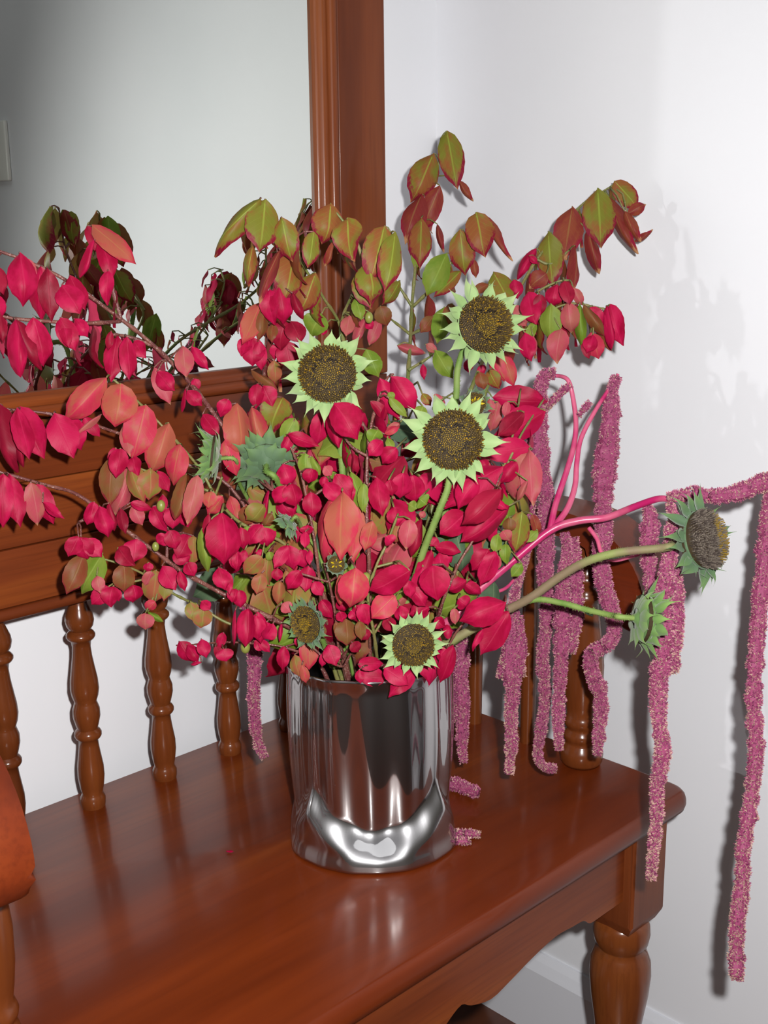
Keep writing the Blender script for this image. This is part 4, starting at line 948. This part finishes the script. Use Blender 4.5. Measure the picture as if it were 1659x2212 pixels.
sunflower('small sunflower head low at left facing left, dull green bracts', 662, 1348, 1.055, (-.62, -.10, .75), .0162, [(720, 1440, 1.13), (700, 1390, 1.10), (690, 1360, 1.085)], 'd', 0, 20, .80, .2, r=.0026)
sunflower('small sunflower head resting on the vase rim at front right', 892, 1392, 1.050, (.16, -.12, .95), .0188, [(868, 1432, 1.15), (874, 1412, 1.12)], 'l', 0, 22, .85, .1, r=.0026)
sunflower('green sunflower head facing left, seen from the side above the rail', 450, 988, 1.070, (-.95, .10, .10), .0200, [(700, 1200, 1.18), (580, 1130, 1.16), (520, 1050, 1.12)], 'g', 0, 24, 1.05, .75, r=.0020)
sunflower('grey-green sunflower head turned away, left of centre', 575, 995, 1.085, (-.10, .42, -.80), .0185, [(700, 1200, 1.13), (650, 1110, 1.10), (610, 1055, 1.075), (592, 1028, 1.06)], 'd', 0, 24, 1.1, .2, r=.0028, wide=.62)
sunflower('closed green sunflower bud with yellow petals behind the middle sunflower', 1025, 872, 1.075, (.12, .0, 1), .0105, [(940, 1180, 1.16), (990, 1000, 1.13), (1020, 910, 1.10)], 'd', 0, 20, 1.25, 1.15, petals=12, r=.0022, wide=.8)
sunflower('small grey sunflower bud nodding at left of centre', 622, 1132, 1.045, (-.5, -.4, -.2), .0085, [(720, 1300, 1.10), (690, 1200, 1.09), (655, 1145, 1.07)], 'd', 0, 14, 1.3, .6, r=.0015, wide=.8)
sunflower('tiny green sunflower bud under the large salmon leaf', 726, 1219, 1.045, (.05, .1, 1), .0075, [(760, 1330, 1.11), (745, 1270, 1.08)], 'd', 0, 14, 1.2, 1.0, petals=6, r=.0018, wide=.8,
  leaves=((985, 1150, 1005, 1245, 62, 1.09, 'w'), (960, 1165, 925, 1195, 34, 1.09, 'w'), (690, 1140, 690, 1245, 34, 1.09, 'w')))

# ---------------------------------------------------------------- love-lies-bleeding (amaranth)
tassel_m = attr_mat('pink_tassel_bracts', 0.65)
def tassel_mesh(pts, radii, seed, tipfrac=0.25, dens=1.0, pale=0.35):
    r = random.Random(seed)
    pts = [Vector(p) for p in catmull([tuple(p) for p in pts], 8)]
    n = len(pts)
    seglen = [0]
    for a, b in zip(pts, pts[1:]): seglen.append(seglen[-1] + (b - a).length)
    L = seglen[-1]
    def R(s):
        t = s / L * (len(radii) - 1); i = min(int(t), len(radii) - 2); f = t - i
        return radii[i] * (1 - f) + radii[i + 1] * f
    def P(s):
        for i in range(n - 1):
            if seglen[i + 1] >= s:
                f = (s - seglen[i]) / max(1e-9, seglen[i + 1] - seglen[i])
                return pts[i].lerp(pts[i + 1], f), (pts[i + 1] - pts[i]).normalized()
        return pts[-1], (pts[-1] - pts[-2]).normalized()
    V, F, Cc = [], [], []
    # lumpy core
    m = max(8, int(L / 0.004)); seg = 9
    for i in range(m + 1):
        s = L * i / m; p, t = P(min(s, L * .9999)); e1 = t.orthogonal().normalized(); e2 = t.cross(e1)
        lump = 0.84 + 0.34 * noise.noise(Vector((s * 95, seed, 0))) + .1 * noise.noise(Vector((s * 260, seed, 3)))
        rad = R(s) * lump * (1 if 0 < i < m else .3)
        for k in range(seg):
            a = 2 * pi * k / seg; rk = rad * (1 + .25 * noise.noise(Vector((s * 160, cos(a) * 1.5, sin(a) * 1.5 + seed))))
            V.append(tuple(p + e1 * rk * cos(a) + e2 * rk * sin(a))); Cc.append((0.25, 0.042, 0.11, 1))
    for i in range(m):
        for k in range(seg): F.append((i * seg + k, i * seg + (k + 1) % seg, (i + 1) * seg + (k + 1) % seg, (i + 1) * seg + k))
    N = int(L * 1000 * (R(L * .4) * 1000) * 2.9 * dens)
    for _ in range(N):
        s = L * r.random(); p, t = P(s); e1 = t.orthogonal().normalized(); e2 = t.cross(e1)
        lump = 0.84 + 0.34 * noise.noise(Vector((s * 95, seed, 0))) + .1 * noise.noise(Vector((s * 260, seed, 3)))
        a = r.uniform(0, 2 * pi); e = e1 * cos(a) + e2 * sin(a)
        rk = R(s) * lump * (1 + .25 * noise.noise(Vector((s * 160, cos(a) * 1.5, sin(a) * 1.5 + seed))))
        q = p + e * rk * r.uniform(.85, 1.02)
        ln = r.uniform(.0013, .0029); wd = r.uniform(.0005, .0010)
        dr = (e + t * r.uniform(-.9, .9) + t.cross(e) * r.uniform(-.9, .9)).normalized(); sd = dr.orthogonal().normalized() * wd
        u = dr.cross(sd).normalized() * wd
        b = len(V)
        for v in (q + sd, q - sd * .5 + u, q - sd * .5 - u, q + dr * ln): V.append(tuple(v))
        x = r.random(); tt = s / L
        if x < pale * (0.46 + 0.9 * max(0, tt - .45)): col = (0.58, 0.36, 0.29, 1)
        elif x < .5: col = (0.50, 0.15, 0.245, 1)
        elif x < .8: col = (0.38, 0.085, 0.18, 1)
        else: col = (0.26, 0.045, 0.13, 1)
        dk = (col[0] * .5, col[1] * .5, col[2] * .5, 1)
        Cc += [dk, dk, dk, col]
        F += [(b, b + 1, b + 3), (b + 1, b + 2, b + 3), (b + 2, b, b + 3)]
    me = bpy.data.meshes.new('tassel'); me.from_pydata(V, [], F)
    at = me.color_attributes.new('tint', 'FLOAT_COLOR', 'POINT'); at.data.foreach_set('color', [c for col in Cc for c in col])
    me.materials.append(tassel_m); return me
def amaranth(label, stems, tassels, rooted=True, r0=.0040):
    root = empty('amaranth', VC + Vector((0, 0, 0.04))); tag(root, label, 'flower', 'amaranth stems in the vase'); O = root.location
    for i, (pth, ra, rb) in enumerate(stems):
        pts = [keep(W(*p)) for p in pth]
        if i == 0 and rooted: pts = into_vase(pts[0]) + pts
        cr = [Vector(p) - O for p in catmull([tuple(p) for p in pts], 6)]
        bm = bmesh.new(); tube(bm, cr, [ra + (rb - ra) * k / (len(cr) - 1) for k in range(len(cr))], 10)
        obj('stem', bm, stem_ama, root)
    for k, (pth, rad, pale) in enumerate(tassels):
        pts = [keep(W(*p)) - O for p in pth]
        me = tassel_mesh(pts, [x * 1e-3 for x in rad], len(label) + k * 11, pale=pale)
        link_mesh('tassel', me, None, root)
    return root
amaranth('long bright pink amaranth stem reaching right, with hanging dark pink tassels',
  [([(985, 1330, 1.14), (1030, 1278, 1.145), (1110, 1210, 1.15), (1190, 1145, 1.15), (1250, 1125, 1.145), (1310, 1118, 1.14), (1370, 1095, 1.12), (1420, 1078, 1.10), (1455, 1078, 1.09), (1540, 1077, 1.09), (1620, 1058, 1.09), (1700, 1035, 1.09)], .0050, .0024),
   ([(1188, 1146, 1.15), (1200, 1090, 1.16), (1225, 1015, 1.17), (1240, 960, 1.18), (1244, 910, 1.185), (1236, 850, 1.19), (1226, 820, 1.19), (1205, 812, 1.20), (1185, 815, 1.20)], .0034, .0018),
   ([(1192, 1143, 1.15), (1225, 1100, 1.16), (1242, 1050, 1.17), (1246, 1000, 1.175), (1256, 945, 1.18), (1290, 880, 1.185), (1320, 835, 1.19), (1335, 808, 1.19)], .0034, .0018),
   ([(1272, 1140, 1.14), (1290, 1165, 1.135), (1300, 1195, 1.13), (1325, 1210, 1.125), (1360, 1203, 1.12), (1385, 1190, 1.12), (1400, 1130, 1.12)], .0022, .0016)],
  [([(1200, 808, 1.20), (1178, 808, 1.20), (1168, 840, 1.20), (1165, 900, 1.205), (1168, 1000, 1.21), (1180, 1080, 1.215), (1180, 1170, 1.22), (1178, 1260, 1.225), (1182, 1330, 1.23), (1172, 1420, 1.235), (1178, 1500, 1.24), (1168, 1580, 1.245), (1162, 1625, 1.25), (1172, 1655, 1.25), (1202, 1660, 1.25)],
    [6, 8, 9, 10.5, 9, 9.5, 10, 9, 8, 7.5, 7, 6.5, 6, 5, 4], .35),
   ([(1150, 900, 1.215), (1148, 980, 1.22), (1140, 1060, 1.22), (1142, 1140, 1.22), (1130, 1210, 1.22), (1118, 1270, 1.22)], [4, 7, 9, 9, 6, 3], .4),
   ([(1332, 812, 1.19), (1322, 850, 1.19), (1318, 920, 1.19), (1308, 1000, 1.19), (1302, 1080, 1.19), (1303, 1150, 1.185), (1296, 1210, 1.18), (1308, 1270, 1.175), (1322, 1320, 1.175), (1328, 1360, 1.175), (1312, 1392, 1.175), (1278, 1412, 1.18), (1278, 1450, 1.185), (1298, 1500, 1.19), (1296, 1560, 1.19), (1290, 1632, 1.19)],
    [5, 8, 11, 13, 13, 10, 10, 9.5, 9.5, 8.5, 8, 8, 8.5, 8, 7, 4], .30),
   ([(1220, 1150, 1.17), (1225, 1200, 1.17), (1215, 1270, 1.175), (1216, 1340, 1.18), (1212, 1420, 1.185), (1208, 1500, 1.19), (1206, 1570, 1.19), (1208, 1620, 1.19)], [4, 7, 9, 10, 8, 7, 6.5, 4], .3),
   ([(1240, 1160, 1.175), (1244, 1250, 1.175), (1244, 1330, 1.18), (1234, 1412, 1.18)], [5, 8, 8, 4], .4),
   ([(1396, 1085, 1.12), (1406, 1130, 1.12), (1400, 1190, 1.12), (1406, 1250, 1.12), (1410, 1290, 1.12), (1420, 1340, 1.12)], [4, 10, 8, 7, 7, 5], .35),
   ([(1445, 1085, 1.060), (1455, 1120, 1.060), (1448, 1190, 1.060), (1440, 1250, 1.060), (1432, 1330, 1.060), (1436, 1400, 1.060), (1422, 1480, 1.060), (1424, 1560, 1.055), (1432, 1620, 1.050), (1420, 1700, 1.050), (1418, 1780, 1.045), (1410, 1850, 1.040), (1406, 1900, 1.040)],
    [3, 8, 8, 10, 11.5, 11, 9, 7.5, 7.5, 7, 6, 5.5, 4], .6),
   ([(1458, 1220, 1.065), (1462, 1300, 1.065), (1458, 1380, 1.065), (1454, 1455, 1.065)], [5, 8, 8, 5], .6),
   ([(1440, 1072, 1.085), (1490, 1068, 1.085), (1540, 1072, 1.085), (1590, 1066, 1.085), (1640, 1045, 1.085), (1700, 1020, 1.085)], [3, 8, 7, 9, 9, 9], .45),
   ([(1672, 1030, 1.090), (1662, 1120, 1.085), (1654, 1180, 1.085), (1646, 1260, 1.080), (1638, 1340, 1.080), (1632, 1430, 1.075), (1628, 1520, 1.075), (1634, 1600, 1.070), (1628, 1680, 1.070), (1618, 1760, 1.065), (1606, 1830, 1.060), (1604, 1900, 1.060), (1594, 1980, 1.055), (1590, 2060, 1.055), (1592, 2118, 1.050)],
    [9, 9, 9, 8.5, 8, 7.5, 7.5, 7.5, 7.5, 7, 7, 7, 7.5, 7.5, 6], .6),
   ([(1235, 830, 1.19), (1215, 845, 1.19), (1195, 865, 1.195), (1180, 882, 1.20)], [3, 4, 4, 3], .7),
   ([(1275, 868, 1.18), (1258, 888, 1.18), (1250, 900, 1.18)], [2.5, 3.5, 2.5], .5)])
amaranth('short tasselled amaranth just right of the vase, broad tassel with a thin tail',
  [([(960, 1330, 1.17), (1040, 1290, 1.18), (1090, 1272, 1.185), (1112, 1250, 1.19)], .0026, .0016)],
  [([(1124, 1185, 1.19), (1118, 1250, 1.19), (1108, 1310, 1.19), (1110, 1350, 1.19), (1104, 1420, 1.19), (1108, 1480, 1.19), (1104, 1540, 1.195), (1104, 1610, 1.20), (1100, 1672, 1.20)], [5, 4, 5, 9, 13, 8, 7, 6.5, 4], .55),
   ([(1120, 1330, 1.185), (1124, 1400, 1.185), (1124, 1462, 1.185)], [4, 7, 5], .5), ([(1102, 1360, 1.195), (1092, 1420, 1.195), (1078, 1466, 1.195)], [4, 6, 4], .6)])
amaranth('amaranth tassel hanging close against the right side of the vase',
  [([(920, 1380, 1.19), (960, 1362, 1.20), (985, 1362, 1.21)], .0022, .0014)],
  [([(985, 1355, 1.21), (998, 1400, 1.215), (996, 1460, 1.22), (1000, 1530, 1.225), (998, 1600, 1.23), (990, 1650, 1.23)], [6, 8, 8, 8, 7, 4], .3),
   ([(975, 1380, 1.23), (978, 1460, 1.235), (984, 1560, 1.24)], [4, 5, 4], .4)])
amaranth('single amaranth tassel hanging left of the vase between spindles',
  [([(690, 1370, 1.20), (600, 1290, 1.20), (545, 1262, 1.20)], .0022, .0014)],
  [([(540, 1262, 1.20), (532, 1300, 1.20), (545, 1350, 1.205), (550, 1420, 1.21), (548, 1500, 1.21), (552, 1570, 1.215), (560, 1610, 1.22), (572, 1638, 1.22)], [7, 9, 9, 8, 7, 6.5, 6, 4], .45)])

# fallen bits on the seat
def seat_pt(px, py, z):
    d = (W(px, py, 1.0) - CAM); return CAM + d * ((z - CAM.z) / d.z)
def fallen(label, pts, rad, pale, seed, z=.007):
    me = tassel_mesh([seat_pt(x, y, z) for x, y in pts], [r * 1e-3 for r in rad], seed, pale=pale)
    o = link_mesh('fallen_tassel', me); tag(o, label, 'flower piece', 'fallen tassel pieces on the seat')
fallen('fallen dark pink tassel tip lying on the seat behind the vase', [(975, 1690), (1000, 1700), (1020, 1708), (1034, 1712)], [7, 8, 8, 6], .2, 5, .0085)
fallen('fallen pale pink tassel bit beside the vase foot, longer rear piece', [(985, 1800), (1010, 1800), (1038, 1803)], [5, 4.5, 3], .8, 6, .005)
fallen('fallen pale pink tassel bit beside the vase foot, shorter front piece', [(985, 1816), (1005, 1817), (1018, 1817)], [4, 4, 3], .8, 8, .004)
pt = seat_pt(488, 1838, .0015)
me = blade(prof_narrow, .1, .2, .2, .2, .5); me.materials.append(LM['c'])
o = link_mesh('fallen_leaf', me); o.location = pt; o.scale = (.008, .0045, .006); o.rotation_euler = (0, 0, -.9)
tag(o, 'tiny crimson leaf scrap lying alone on the seat left of the vase', 'leaf')
